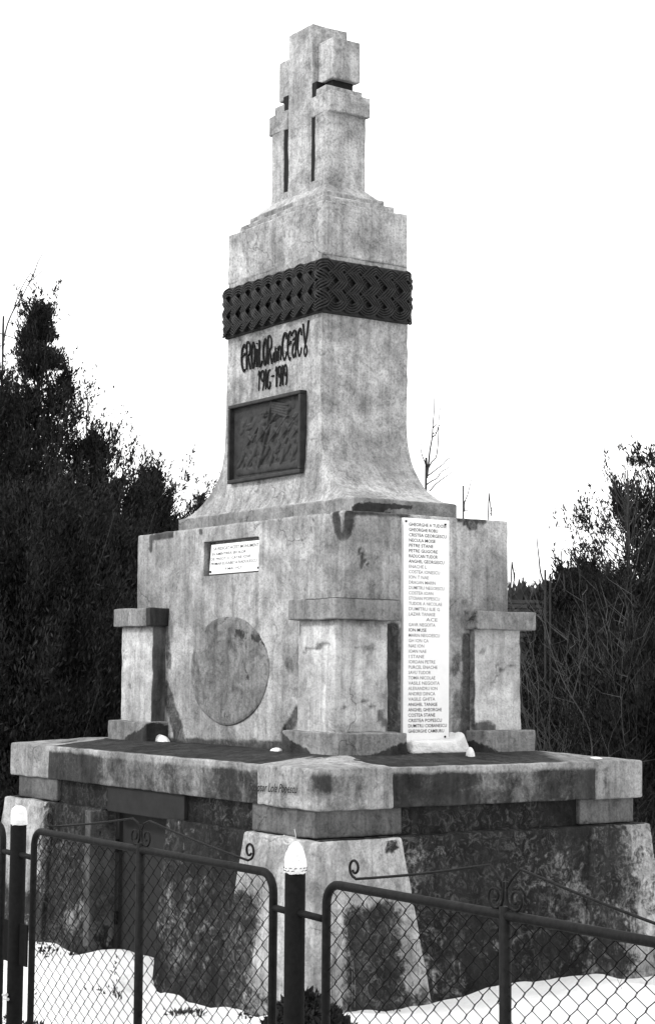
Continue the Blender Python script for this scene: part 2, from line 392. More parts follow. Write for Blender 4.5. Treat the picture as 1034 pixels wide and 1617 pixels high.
# --- pedestal block
PX0, PX1, PY0, PY1, PZ0, PZ1 = -1.202, 1.214, -.576, .595, 1.17, 2.545
L_ = on(1, PY0); R_ = on(0, PX1)
def wet_block(P):
    w = mx_(L_(P, (530, 812), (534, 836), 9), L_(P, (238, 866), (240, 848), 7), L_(P, (245, 848), (272, 845), 7), L_(P, (316, 839), (318, 840), 4),
            R_(P, (552, 812), (550, 838), 8), L_(P, (536, 845), (545, 845), 7) * .9,
            R_(P, (560, 806), (640, 812), 7) * .95, R_(P, (728, 818), (762, 822), 7), R_(P, (735, 826), (748, 832), 6),
            L_(P, (420, 812), (520, 807), 3) * .8, R_(P, (568, 868), (573, 895), 3) * .8, R_(P, (573, 886), (580, 889), 3) * .8,
            L_(P, (456, 1048), (459, 1054), 13) * .60, L_(P, (495, 818), (492, 838), 2) * .8,
            L_(P, (244, 975), (244, 1160), 13) * 1.0, L_(P, (262, 990), (268, 1050), 10) * .62, L_(P, (262, 1090), (285, 1165), 18) * .72,
            L_(P, (250, 1176), (470, 1184), 13) * .85, L_(P, (470, 1125), (450, 1160), 12) * .8,
            R_(P, (618, 1000), (616, 1180), 16) * 1.0, R_(P, (634, 1000), (632, 1170), 9) * .68, R_(P, (616, 975), (640, 985), 8) * .5,
            R_(P, (738, 1010), (735, 1180), 11) * 1.0, R_(P, (722, 1040), (716, 1060), 10) * .62, R_(P, (722, 1100), (720, 1180), 10) * .6,
            R_(P, (735, 950), (738, 975), 6) * .6, R_(P, (640, 1195), (800, 1190), 12) * .9)
    w = np.where(w < .5, w * .9, w)
    run = fbm(P * np.array([13, 13, .7]), 1.0, 3, 78)
    faint = np.maximum(np.clip((fbm(P, 1.5, 3, 12) - .48) * 1.0, 0, .22), np.clip((P[:, 2] - 2.0) / .5, 0, 1) * np.clip((run - .54) * 2.6, 0, .30))
    return np.clip(mx_(w, faint), 0, 1)
ped = empty('pedestal', (0, 0, 0)); ped.parent = MEM
# recess for the small marble tablet is a real pocket: front wall built as a gridded sheet with a hole
RX0, RX1, RZ0, RZ1 = -.33, .317, 2.238, 2.452
V, F = grid_box((PX0, PY0, PZ0), (PX1, PY1, PZ1), .02, .014)
W = wet_block(V)
# carve pocket: move front face vertices inside the rectangle back 5 cm, snapping the border
inside = (V[:, 1] < PY0 + .003) & (V[:, 0] > RX0) & (V[:, 0] < RX1) & (V[:, 2] > RZ0) & (V[:, 2] < RZ1)
V = rough(V, .004, 7, 3)
xs = V[inside]
V[inside, 1] = PY0 + .055
# snap inner vertices at the border so that the pocket has steep crisp sides
def snap(a, lo, hi, st=.02):
    a = np.where(a < lo + st, lo + .001, a); return np.where(a > hi - st, hi - .001, a)
V[inside, 0] = snap(V[inside, 0], RX0, RX1); V[inside, 2] = snap(V[inside, 2], RZ0, RZ1)
front = (V[:, 1] < PY0 + .02) & ~inside & (V[:, 0] > RX0 - .03) & (V[:, 0] < RX1 + .03) & (V[:, 2] > RZ0 - .03) & (V[:, 2] < RZ1 + .03)
for k, lo, hi in ((0, RX0, RX1), (2, RZ0, RZ1)):
    a = V[:, k]; o = 2 - k; lo2, hi2 = (RZ0, RZ1) if k == 0 else (RX0, RX1)
    within = (V[:, o] > lo2 - .012) & (V[:, o] < hi2 + .012)
    V[:, k] = np.where(front & within & (np.abs(a - lo) < .021) & (a <= lo), lo, V[:, k]); V[:, k] = np.where(front & within & (np.abs(a - hi) < .021) & (a >= hi), hi, V[:, k])
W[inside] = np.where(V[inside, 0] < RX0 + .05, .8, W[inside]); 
mesh('pedestal_wall', V, F, CONC, ped, {'wet': W})

# medallion: oval plaster patch, slightly proud
def medallion():
    nr, na = 30, 96; cx, cz, rx, rz = -.012, 1.655, .468, .335
    V = [(cx, PY0 - .010, cz)]; 
    for i in range(1, nr + 1):
        r = i / nr
        for j in range(na):
            a = 2 * math.pi * j / na; wob = 1 + .012 * math.sin(3 * a + 1) + .008 * math.sin(7 * a)
            y = PY0 - .011 + .008 * max(0, r - .93) / .07 * (1 if i < nr else 1.5)
            V.append((cx + rx * r * wob * math.cos(a), y if i < nr else PY0 + .01, cz + rz * r * wob * math.sin(a)))
    F = [(0, 1 + j, 1 + (j + 1) % na) for j in range(na)]
    for i in range(nr - 1):
        for j in range(na):
            a = 1 + i * na + j; b = 1 + i * na + (j + 1) % na; F.append((a, a + na, b + na, b))
    V = np.array(V); s = on(1, PY0)
    W = mx_(s(V, (375, 1000), (415, 1010), 9) * .5, s(V, (405, 985), (418, 1020), 4) * .55, s(V, (345, 1120), (385, 1140), 8) * .42, s(V, (362, 975), (352, 985), 4) * .6, s(V, (385, 1050), (400, 1100), 12) * .38)
    V[:, 1] += (fbm(V, 5, 4, 2) - .5) * .014
    r = np.hypot((V[:, 0] - cx) / rx, (V[:, 2] - cz) / rz); W = mx_(W, _sm(1 - np.abs(r - .97) / .03) * .35)
    return mesh('medallion', V, F, MEDM, ped, {'wet': W})
MEDM = concrete('medallion_plaster', .085, .19, patch=6.0, speck=.3, blot=.42)
medallion()

# --- corner pillars
def wet_body(P, k):
    s = on(1, -.675); r = on(0, 1.265)
    w = np.clip((fbm(P, 2.5, 3, 20) - .55) * .9, 0, .25) + _sm((P[:, 2] - 1.89) / .03) * .55
    if k == 'front':
        w = mx_(w, s(P, (480, 1028), (520, 1014), 4.5) * .62, r(P, (560, 1024), (585, 1026), 5) * .5, r(P, (575, 1110), (605, 1128), 3) * .7, r(P, (590, 1015), (575, 1070), 7) * .40,
                r(P, (598, 1080), (606, 1100), 10) * .42, s(P, (471, 1000), (471, 985), 4) * .7, r(P, (540, 1118), (570, 1122), 2) * .6, r(P, (600, 1135), (612, 1150), 6) * .85)
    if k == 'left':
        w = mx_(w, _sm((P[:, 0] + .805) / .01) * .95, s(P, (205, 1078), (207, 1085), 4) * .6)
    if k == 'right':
        w = mx_(w, _sm((.308 - P[:, 1]) / .01) * .95, r(P, (760, 1030), (765, 1027), 5) * .5, r(P, (790, 1057), (818, 1052), 3) * .65, r(P, (765, 1040), (788, 1054), 1.5) * .6,  # low-y side: damp, with the shade of the recess painted in too
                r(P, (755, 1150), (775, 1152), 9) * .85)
    return np.clip(w, 0, 1)
def wet_cap(P, k):
    w = np.clip((fbm(P, 3, 2, 31) - .5) * .6, 0, .25)
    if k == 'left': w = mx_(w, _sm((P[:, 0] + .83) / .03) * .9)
    if k == 'right': w = mx_(w, _sm((.275 - P[:, 1]) / .01) * .45)  # same side of the cap: damp tone carrying painted recess shade
    if k == 'front': w = mx_(w, _sm((P[:, 2] - 2.045) / .004) * .75 * (fbm(P, 6, 2, 3) > .45))
    return w
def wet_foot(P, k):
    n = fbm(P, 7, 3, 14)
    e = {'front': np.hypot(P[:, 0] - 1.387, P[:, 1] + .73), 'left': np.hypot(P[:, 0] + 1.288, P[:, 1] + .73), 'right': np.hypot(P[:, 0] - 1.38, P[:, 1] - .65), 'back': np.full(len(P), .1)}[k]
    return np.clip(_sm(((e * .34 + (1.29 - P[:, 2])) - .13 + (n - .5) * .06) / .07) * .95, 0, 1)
pil_specs = {'front': ((.90, 1.265), (-.675, -.318), (.858, 1.331), (-.715, -.281), (.829, 1.387), (-.73, -.27), (1.937, 2.053), 'pale square pillar nearest the viewer, wrapping the front corner'),
             'left': ((-1.212, -.796), (-.675, -.33), (-1.265, -.76), (-.715, -.281), (-1.288, -.75), (-.73, -.27), (1.935, 2.051), None),
             'right': ((.90, 1.265), (.302, .643), (.858, 1.331), (.263, .703), (.829, 1.38), (.273, .655), (1.90, 2.006), None),
             'back': ((-1.212, -.84), (.302, .643), (-1.265, -.79), (.263, .703), (-1.288, -.76), (.273, .655), (1.90, 2.006), None)}
for k, (bx, by, cx, cy, fx, fy, cz, lab) in pil_specs.items():
    p = empty('corner_pillar', (0, 0, 0)); p.parent = MEM
    kk = k
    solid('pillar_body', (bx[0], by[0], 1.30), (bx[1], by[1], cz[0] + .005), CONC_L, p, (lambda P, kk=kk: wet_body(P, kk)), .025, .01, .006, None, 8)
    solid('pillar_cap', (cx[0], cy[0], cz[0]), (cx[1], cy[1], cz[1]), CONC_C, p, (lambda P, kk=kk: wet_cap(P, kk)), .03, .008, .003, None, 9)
    solid('pillar_foot', (fx[0], fy[0], 1.165), (fx[1], fy[1], 1.325), CONC_C, p, (lambda P, kk=kk: wet_foot(P, kk)), .018, .008, .006, None, 10)

# --- plinth and flared shaft
def wet_plinth(P):
    a = _sm((2.575 - P[:, 2]) / .03) * _sm((P[:, 0] - .2) / .5) * .8 * (P[:, 1] < .1)
    seg = on(0, 1.008); return np.clip(mx_(a, seg(P, (560, 800), (650, 802), 5) * .9, np.clip((fbm(P, 3, 3, 3) - .45), 0, .2)), 0, 1)
solid('shaft_plinth', (-1.01, -.377, 2.54), (1.008, .374, 2.648), CONC_C, MEM, wet_plinth, .03, .01, .004)
def shaft():
    zs = np.concatenate([np.linspace(2.644, 3.2, 34), np.linspace(3.23, 4.16, 32)])
    n = 26
    V = []; F = []
    def ring(hx0, hx1, hy0, hy1):
        pts = []; xs = np.linspace(hx0, hx1, n + 1); ys = np.linspace(hy0, hy1, n // 2 + 1)
        pts += [(x, hy0) for x in xs[:-1]] + [(hx1, y) for y in ys[:-1]] + [(x, hy1) for x in xs[::-1][:-1]] + [(hx0, y) for y in ys[::-1][:-1]]
        return pts
    for z in zs:
        t = max(0, (3.17 - z) / .526); e = 1 - math.sqrt(max(0, 1 - min(t, 1) ** 2)); e = .80 * e + .20 * t ** 3
        lx = (z - 3.2) / (3.77 - 3.2); tp = min(max(lx, 0), 1)
        x0 = -.548 + .015 * tp - e * .455; x1 = .552 + e * .449; y0 = -.300 - e * .07; y1 = .338 + e * .03
        V += [(x, y, z) for x, y in ring(x0, x1, y0, y1)]
    m = len(V) // len(zs)
    for i in range(len(zs) - 1):
        for j in range(m):
            a = i * m + j; b = i * m + (j + 1) % m; F.append((a, b, b + m, a + m))
    V = np.array(V)
    W = np.clip((fbm(V, 4, 4, 40) - .50) * 1.4, 0, .36)
    run = fbm(V * np.array([14, 14, .7]), 1.0, 3, 77); W = np.maximum(W, np.clip((V[:, 2] - 3.35) / .45, 0, 1) * np.clip((run - .52) * 3.2, 0, .42))
    s = on(1, -.3); W = mx_(W, s(V, (370, 770), (480, 752), 5) * .35)
    V = rough(V, .005, 6, 11)
    F.append(tuple(range(m))[::-1]); F.append(tuple(range((len(zs) - 1) * m, len(zs) * m)))
    return mesh('shaft', V, F, CONC_T, MEM, {'wet': W})
shaft()
solid('shaft_head', (-.543, -.301, 4.150), (.562, .33, 4.481), CONC_T, MEM, lambda P: np.clip((fbm(P, 4, 4, 41) - .50) * 1.2, 0, .34), .025, .012, .004)
solid('upper_step', (-.484, -.254, 4.478), (.498, .275, 4.534), CONC_T, MEM, lambda P: np.clip((fbm(P, 9, 2, 42) - .35) * 1.2, 0, .5), .025, .010, .004)
solid('upper_step', (-.426, -.218, 4.531), (.440, .240, 4.582), CONC_T, MEM, lambda P: np.clip((fbm(P, 9, 2, 43) - .35) * 1.2, 0, .5), .025, .010, .004)
def taper(V):
    V = V.copy(); t = np.clip((V[:, 2] - 4.579) / .075, 0, 1)
    V[:, 0] = .007 + (V[:, 0] - .007) * (1 - t * .19); V[:, 1] = .015 + (V[:, 1] - .015) * (1 - t * .30); return V
solid('cross_footing', (-.405, -.20, 4.579), (.42, .222, 4.654), CONC_T, MEM, None, .03, .006, .003, taper)

# --- braided band: five strands of four cords interlaced round the shaft
def braid():
    bp = empty('braided_band', (0, 0, 0)); bp.parent = MEM
    a0, a1, b0, b1 = -.565, .580, -.318, .352; rc = .03
    A, zc = .150, 3.957; SP = .06
    Lx, Ly = a1 - a0 - 2 * rc, b1 - b0 - 2 * rc; arc = rc * math.pi / 2; PER = 2 * (Lx + Ly) + 4 * arc
    nper = 6; Pd = PER / nper
    def pos(s):
        s = s % PER
        segs = ((Lx, (a0 + rc, b0), (1, 0), (0, -1)), (Ly, (a1, b0 + rc), (0, 1), (1, 0)), (Lx, (a1 - rc, b1), (-1, 0), (0, 1)), (Ly, (a0, b1 - rc), (0, -1), (-1, 0)))
        cs = ((a1 - rc, b0 + rc, -90), (a1 - rc, b1 - rc, 0), (a0 + rc, b1 - rc, 90), (a0 + rc, b0 + rc, 180))
        for i in range(4):
            if s < segs[i][0]:
                _, p, d, n = segs[i]; return (p[0] + d[0] * s, p[1] + d[1] * s), n
            s -= segs[i][0]
            if s < arc:
                cx, cy, a = cs[i]; t = math.radians(a + 90 * s / arc); return (cx + rc * math.cos(t), cy + rc * math.sin(t)), (math.cos(t), math.sin(t))
            s -= arc
        return (a0 + rc, b0), (0, -1)
    def wave(s):                      # softened triangle wave, phase 0 at bottom
        t = (s / Pd) % 1.0; tri = 1 - abs(2 * t - 1)      # 0..1..0
        v = -A + 2 * A * tri
        lim = A - .035
        if v > lim: v = lim + (1 - math.exp(-(v - lim) / .03)) * .024
        if v < -lim: v = -lim - (1 - math.exp((v + lim) / .03)) * .024
        return v, (1 if t < .5 else -1), 2 * A * tri / SP - .5
    ns = 560
    for k in range(5):
        V = []; F = []
        cen = []
        for i in range(ns):
            s = PER * i / ns; v, dr, r = wave(s - k * Pd / 5); v += .0035 * math.sin(s * 9.1 + k * 2.3) + .002 * math.sin(s * 23 + k)
            h = .0085 * math.cos(math.pi * r) * dr
            cen.append((s, v, h))
        for c in (-1.5, -.5, .5, 1.5):
            base = len(V); ns6 = 6; rr = .0068
            for i in range(ns):
                s, v, h = cen[i]; s0, v0, _ = cen[(i - 1) % ns]; s1, v1, _ = cen[(i + 1) % ns]
                ds = (s1 - s0) % PER; dv = v1 - v0; l = math.hypot(ds, dv); tx, tv = ds / l, dv / l
                us, uv = s - tv * c * .0152, v + tx * c * .0152
                (x, y), n = pos(us); T = (-n[1], n[0])
                for q in range(ns6):
                    an = 2 * math.pi * q / ns6
                    lat = math.cos(an) * rr; dep = math.sin(an) * rr + h + .012
                    V.append((x + n[0] * dep + T[0] * (-tv) * lat, y + n[1] * dep + T[1] * (-tv) * lat, zc + uv + tx * lat))
            for i in range(ns):
                for q in range(ns6):
                    a = base + i * ns6 + q; b = base + i * ns6 + (q + 1) % ns6
                    j = (i + 1) % ns; c2 = base + j * ns6 + (q + 1) % ns6; d = base + j * ns6 + q
                    F.append((a, b, c2, d))
        mesh('strand', V, F, BRAIDM, bp, smooth=True)
    V, F = grid_box((a0 + .006, b0 + .006, zc - .165), (a1 - .006, b1 - .006, zc + .165), .1, .01)
    mesh('band_backing', V, F, BRAIDM, bp)
braid()

# --- crosses on top
cr = empty('triple_cross', (0, 0, 0)); cr.parent = MEM
wc = lambda P: np.clip((fbm(P, 5, 3, 50) - .50) * 1.1 + _sm((P[:, 2] - 5.35) / .3) * .10, 0, .33)
g2 = .025
# The shaft carries cast crosses: one tall cross with a smaller one on either side, joined at the small arms
solid('tall_cross_stem', (-.122, -.118, 4.60), (.153, .150, 5.732), CONC_T, cr, wc, .025, .008, .003, None, 60)
for x0, x1 in ((-.30, -.119), (.150, .327)):
    solid('tall_cross_arm', (x0, -.077, 5.343), (x1, .128, 5.607), CONC_T, cr, wc, .025, .008, .003, None, 61)
for s, xa, xb, xo, xs_, xt in ((-1, -.308, -.166, -.340, -.119, -.280), (1, .194, .336, .371, .150, .312)):
    solid('small_cross_stem', (min(xa, xb), -.123, 4.60), (max(xa, xb), .168, 5.25), CONC_T, cr, wc, .025, .008, .003, None, 62)
    solid('small_cross_head', (min(xt, xb if s < 0 else xa), -.120, 5.22), (max(xt, xb if s < 0 else xa), .160, 5.296), CONC_T, cr, wc, .025, .008, .003, None, 63)
    solid('small_cross_arm', (min(xo, xs_), -.126, 5.118), (max(xo, xs_), .178, 5.246), CONC_T, cr, wc, .025, .008, .003, None, 64)
    solid('slot_shade_strip', (min(s * .13 + .015, s * .20 + .015), -.116, 4.60), (max(s * .13 + .015, s * .185 + .015), .05, 5.345), INK, cr, None, .05, .004, .001, None, 66)  # black strip near the slot face, painted in for the slot's deep shade
    solid('gap_shade_fill', (min(s * .19 + .015, s * .275 + .015), -.055, 5.28), (max(s * .19 + .015, s * .275 + .015), .10, 5.35), INK, cr, None, .05, .004, .001, None, 67)  # black block standing in for the shade in the gap under the arm
    solid('slot_foot', (min(s * .13 + .015, s * .185 + .015), -.118, 4.60), (max(s * .13 + .015, s * .185 + .015), .16, 4.712), CONC_T, cr, wc, .025, .006, .002, None, 65)

# --- bronze relief
def relief():
    pl = empty('bronze_plaque', (0, 0, 0)); pl.parent = MEM
    x0, x1, z0, z1, yf = -.440, .403, 2.838, 3.342, -.338
    fw = .024
    for nm, lo, hi in (('plaque_frame', (x0, yf - .012, z0), (x1, -.29, z0 + fw)), ('plaque_frame', (x0, yf - .012, z1 - fw), (x1, -.29, z1)),
                       ('plaque_frame', (x0, yf - .012, z0 + fw), (x0 + fw, -.29, z1 - fw)), ('plaque_frame', (x1 - fw, yf - .012, z0 + fw), (x1, -.29, z1 - fw))):
        V, F = grid_box(lo, hi, .1, .006); mesh(nm, V, F, BRONZE, pl)
    nx, nz = 230, 150
    X, Zz = np.meshgrid(np.linspace(x0 + fw, x1 - fw, nx), np.linspace(z0 + fw, z1 - fw, nz), indexing='ij')
    u = (X - x0) / (x1 - x0); v = (Zz - z0) / (z1 - z0); A = (x1 - x0) / (z1 - z0)
    H = np.zeros_like(X)
    def cap(a, b, r, h):
        nonlocal H
        ax_, az = a[0] * A, a[1]; bx, bz = b[0] * A, b[1]; px_, pz = u * A, v
        dx, dz = bx - ax_, bz - az; t = np.clip(((px_ - ax_) * dx + (pz - az) * dz) / (dx * dx + dz * dz + 1e-9), 0, 1)
        d = np.hypot(px_ - ax_ - t * dx, pz - az - t * dz); q = np.clip(1 - (d / r) ** 2, 0, 1)
        H = np.maximum(H, h * np.sqrt(q))
    rnd = random.Random(3)
    def soldier(x, sc, lean, h):
        f = lambda a, b: (x + a * sc * .5 + lean * b * sc * .4, .16 + b * sc)
        cap(f(0, .45), f(.06, .72), .095 * sc, h); cap(f(.10, .88), f(.10, .89), .05 * sc, h); cap(f(.04, .915), f(.17, .915), 0.037 * sc, h * 1.1)
        cap(f(0, .45), f(.20, .25), 0.061 * sc, h); cap(f(.20, .25), f(.12, .02), 0.048 * sc, h); cap(f(0, .45), f(-.14, .24), 0.061 * sc, h * .8); cap(f(-.14, .24), f(-.34, .08), 0.048 * sc, h * .8)
        cap(f(.06, .70), f(.30, .58), 0.044 * sc, h); cap(f(.30, .58), f(.42, .68), 0.037 * sc, h); cap(f(-.05, .42), f(.62, .86), .012, h * 1.15)
    for x, sc, l, h in ((.80, .62, .3, .014), (.66, .70, .35, .018), (.52, .66, .3, .020), (.36, .72, .3, .026), (.20, .60, .1, .016), (.90, .50, .4, .014)): soldier(x, sc, l, h)
    cap((.45, .25), (.58, .95), .014, .026); 
    for i in range(5): cap((.58, .93 - .03 * i), (.78, .86 - .035 * i), .022, .018)
    cap((.1, .14), (.95, .12), .05, .012)
    for _ in range(46): cap((rnd.uniform(.08, .95), rnd.uniform(.1, .8)), (rnd.uniform(.08, .95), rnd.uniform(.1, .8)), 0, 0) if False else None
    for _ in range(60):
        a_ = (rnd.uniform(.15, .95), rnd.uniform(.12, .85)); cap(a_, (a_[0] + rnd.uniform(-.04, .06), a_[1] + rnd.uniform(-.08, .1)), rnd.uniform(.015, .045), rnd.uniform(.006, .016))
    H += .009 * (fbm(np.stack([X.ravel(), X.ravel() * 0, Zz.ravel()], 1), 30, 3, 5).reshape(X.shape) - .5)
    P = np.stack([X.ravel(), (yf + .020 - H * .62).ravel(), Zz.ravel()], 1)
    # backing slopes up to the frame
    idx = np.arange(nx * nz).reshape(nx, nz); F = np.stack([idx[:-1, :-1], idx[1:, :-1], idx[1:, 1:], idx[:-1, 1:]], -1).reshape(-1, 4)
    mesh('relief_panel', P, F, BRONZE, pl, smooth=True)
relief()

# --- lettering helpers
def tube(V, F, pts, r, n=6, close=False, r1=None):
    pts = [Vector(p) for p in pts]; base = len(V); m = len(pts)
    up = Vector((0, 0, 1)); prev = None
    for i, p in enumerate(pts):
        d = (pts[min(i + 1, m - 1)] - pts[max(i - 1, 0)]);
        if d.length < 1e-9: d = Vector((0, 0, 1))
        d.normalize()
        if prev is None:
            a = d.orthogonal().normalized()
        else:
            a = (prev - d * prev.dot(d));
            a = a.normalized() if a.length > 1e-6 else d.orthogonal().normalized()
        prev = a; b = d.cross(a)
        rr = r if r1 is None else r + (r1 - r) * i / max(1, m - 1)
        for q in range(n):
            t = 2 * math.pi * q / n; V.append(tuple(p + (a * math.cos(t) + b * math.sin(t)) * rr))
    for i in range(m - 1):
        for q in range(n):
            F.append((base + i * n + q, base + i * n + (q + 1) % n, base + (i + 1) * n + (q + 1) % n, base + (i + 1) * n + q))
    F.append(tuple(base + q for q in range(n))[::-1]); F.append(tuple(base + (m - 1) * n + q for q in range(n)))
def smoothpts(P, n=4):
    if len(P) < 3: return P
    out = []; Q = [P[0]] + list(P) + [P[-1]]
    for i in range(1, len(Q) - 2):
        for k in range(n):
            t = k / n; p0, p1, p2, p3 = [np.array(Q[i + j - 1], float) for j in range(4)]
            out.append(tuple(.5 * ((2 * p1) + (-p0 + p2) * t + (2 * p0 - 5 * p1 + 4 * p2 - p3) * t * t + (-p0 + 3 * p1 - 3 * p2 + p3) * t ** 3)))
    out.append(tuple(Q[-2])); return out
GL = {'E': [[(.95, .82), (.6, 1), (.2, .8), (.08, .5), (.2, .2), (.6, -.05), (.75, .05)], [(.1, .56), (.6, .58), (.75, .66)]],
      'R': [[(.1, 0), (.1, 1), (.7, .97), (.85, .78), (.7, .58), (.15, .52)], [(.35, .52), (.6, .3), (.95, -.02)]],
      'O': [[(.5, 1), (.15, .75), (.12, .35), (.5, 0), (.85, .3), (.88, .7), (.5, 1)]],
      'i': [[(.5, .70), (.5, 0)], [(.45, .88), (.55, .92)]],
      'L': [[(.3, 1), (.3, .05), (.9, .08), (.98, .2)]],
      'C': [[(.92, .75), (.8, .95), (.5, 1), (.15, .75), (.12, .35), (.5, 0), (.85, .15), (.9, .3)]],
      'A': [[(.1, .9), (.5, 1), (.85, .85), (.85, .0)], [(.85, .62), (.3, .48), (.12, .22), (.4, 0), (.8, .18)], [(.15, .66), (.8, .74)]],
      'Y': [[(.05, 1.05), (.35, .5), (.5, .32)], [(.98, 1.12), (.7, .6), (.45, .3), (.3, .12), (.5, -.05), (.75, .06), (.7, .25), (.5, .32)]],
      'd': [[(.85, 1), (.85, 0)], [(.85, .6), (.3, .62), (.15, .25), (.4, 0), (.85, .1)]],
      'n': [[(.15, 0), (.15, 1)], [(.15, .8), (.5, 1), (.85, .8), (.85, 0)]],
      '1': [[(.25, .8), (.6, 1), (.6, 0)]], '-': [[(.1, .6), (.9, .6)]],
      '9': [[(.85, .65), (.5, .45), (.15, .65), (.2, .95), (.6, 1), (.85, .8), (.85, .3), (.6, -.02)]],
      '6': [[(.8, .95), (.4, .9), (.15, .5), (.2, .1), (.6, 0), (.85, .2), (.75, .35)]]}
def draw(V, F, ch, x0, x1, z0, z1, y, r, slant=0):
    for st in GL[ch]:
        pts = smoothpts([(x0 + (x1 - x0) * a + slant * b, y, z0 + (z1 - z0) * b) for a, b in st], 4); tube(V, F, pts, r, 6)
V, F = [], []
spec = [('E', 381, 388.5), ('R', 389, 396), ('O', 396.5, 403), ('i', 403.5, 407.5), ('L', 407.5, 413.5), ('O', 415, 422), ('R', 422.5, 430), ('C', 445, 453), ('E', 453.5, 460.5), ('A', 461, 468), ('C', 469, 476.5), ('Y', 477.5, 487)]
ypl = -.305
for ch, a, b in spec:
    xa = U(a, 560, 1, ypl)[0]; xb = U(b, 560, 1, ypl)[0]
    draw(V, F, ch, xa, xb, 3.560, 3.728 if ch != 'Y' else 3.745, ypl, .0065)
for ch, a, b in (('d', 431, 435.5), ('i', 435.5, 438), ('n', 438.5, 444)):
    draw(V, F, ch, U(a, 560, 1, ypl)[0], U(b, 560, 1, ypl)[0], 3.565, 3.655, ypl, .006)
for ch, a, b in (('1', 407, 411), ('9', 411.5, 417.5), ('1', 418, 421), ('6', 421.5, 427.5), ('-', 428, 433), ('1', 434, 438), ('9', 438.5, 444), ('1', 444.5, 447.5), ('9', 448, 453.5)):
    draw(V, F, ch, U(a, 600, 1, ypl)[0], U(b, 600, 1, ypl)[0], 3.405, 3.528, ypl, .0055)
tag(mesh('inscription', V, F, INK, MEM), 'thin black calligraphic lettering under the band')

def text_block(name, lines, origin, right, up, normal, mat, parent, extrude=.0008, shear=0, bold=.008):
    """lines: (text, x, y, height, width or None) in the plane's own metres"""
    V = []; F = []
    right, up, normal, origin = Vector(right), Vector(up), Vector(normal), Vector(origin)
    for s, x, y, h, wd in lines:
        cu = bpy.data.curves.new('t', 'FONT'); cu.body = s; cu.size = 1; cu.resolution_u = 2; cu.shear = shear; cu.offset = bold
        o = bpy.data.objects.new('t', cu); COL.objects.link(o)
        dg = bpy.context.evaluated_depsgraph_get(); me = o.evaluated_get(dg).to_mesh()
        vs = [v.co.copy() for v in me.vertices]
        if vs:
            wx = max(v.x for v in vs); sx = (wd / wx) if wd else h / .7; sy = h / .7; b = len(V)
            V += [tuple(origin + right * (x + v.x * sx) + up * (y + v.y * sy) + normal * extrude) for v in vs]
            F += [tuple(b + i for i in p.vertices) for p in me.polygons]
        o.evaluated_get(dg).to_mesh_clear(); bpy.data.objects.remove(o); bpy.data.curves.remove(cu)
    return mesh(name, V, F, mat, parent)

# --- tall name tablet on the right face
tab = empty('name_tablet', (0, 0, 0)); tab.parent = MEM
TY0, TY1, TZ0, TZ1, TXF = -.190, .135, 1.272, 2.522, 1.236
V, F = grid_box((1.20, TY0, TZ0), (TXF, TY1, TZ1), .2, .003); mesh('tablet_slab', V, F, MARBLE, tab)
for yy, zz in ((TY0 + .015, TZ1 - .02), (TY1 - .03, TZ1 - .025), (TY0 + .015, TZ0 + .018), (TY1 - .03, TZ0 + .018)):
    V, F = [], []; tube(V, F, [(TXF - .002, yy, zz), (TXF + .005, yy, zz)], .006, 8); mesh('screw', V, F, POSTM, tab)
names = ['GHEORGHE A TUDOSE', 'GHEORGHE ROBU', 'CRISTEA GEORGESCU', 'NECULA MOISE', 'PETRE STANE', 'PETRE GLIGORE', 'RADUCAN TUDOR', 'ANGHEL GEORGESCU', 'ENACHE L', 'COSTEA IONESCU', 'ION T NAE', 'DRAGAN MARIN',
         'DUMITRU NEGOESCU', 'COSTEA IOAN', 'STOIAN POPESCU', 'TUDOR A NICOLAE', 'DUMITRU ILIE G', 'LAZAR TANASE', '          ACE', 'GAVR NEGOITA', 'ION MUSE', 'MARIN NEGOESCU', 'GH ION CA', 'NAE ION', 'IOAN NAE', 'I STANE', 'IORDAN PETRE', 'PURCEL ENACHE',
         'SAVU TUDOR', 'TOMA NICOLAE', 'VASILE NEGOITA', 'ALEXANDRU ION', 'ANDREI DINCA', 'VASILE GHITA', 'ANGHEL TANASE', 'ANGHEL GHEORGHE', 'COSTEA STANE', 'CRISTEA POPESCU', 'DUMITRU CIOBANESCU', 'GHEORGHE CAMBURU']
dz = (TZ1 - TZ0 - .058) / 40
lines = []
for i, s in enumerate(names):
    wd = min(.272, .0158 * len(s)); lines.append((s, .035, TZ1 - TZ0 - .045 - i * dz, .0185, wd))
dark = [l for i, l in enumerate(lines) if i < 8 or i > 33 or i == 20]; faint = [l for l in lines if l not in dark]
WORN = plain('worn_lettering', .15, .7, 0, .7, 60)
for l in lines: text_block('name_line', [l], (TXF, TY0, TZ0), (0, 1, 0), (0, 0, 1), (1, 0, 0), INK if l in dark else WORN, tab)
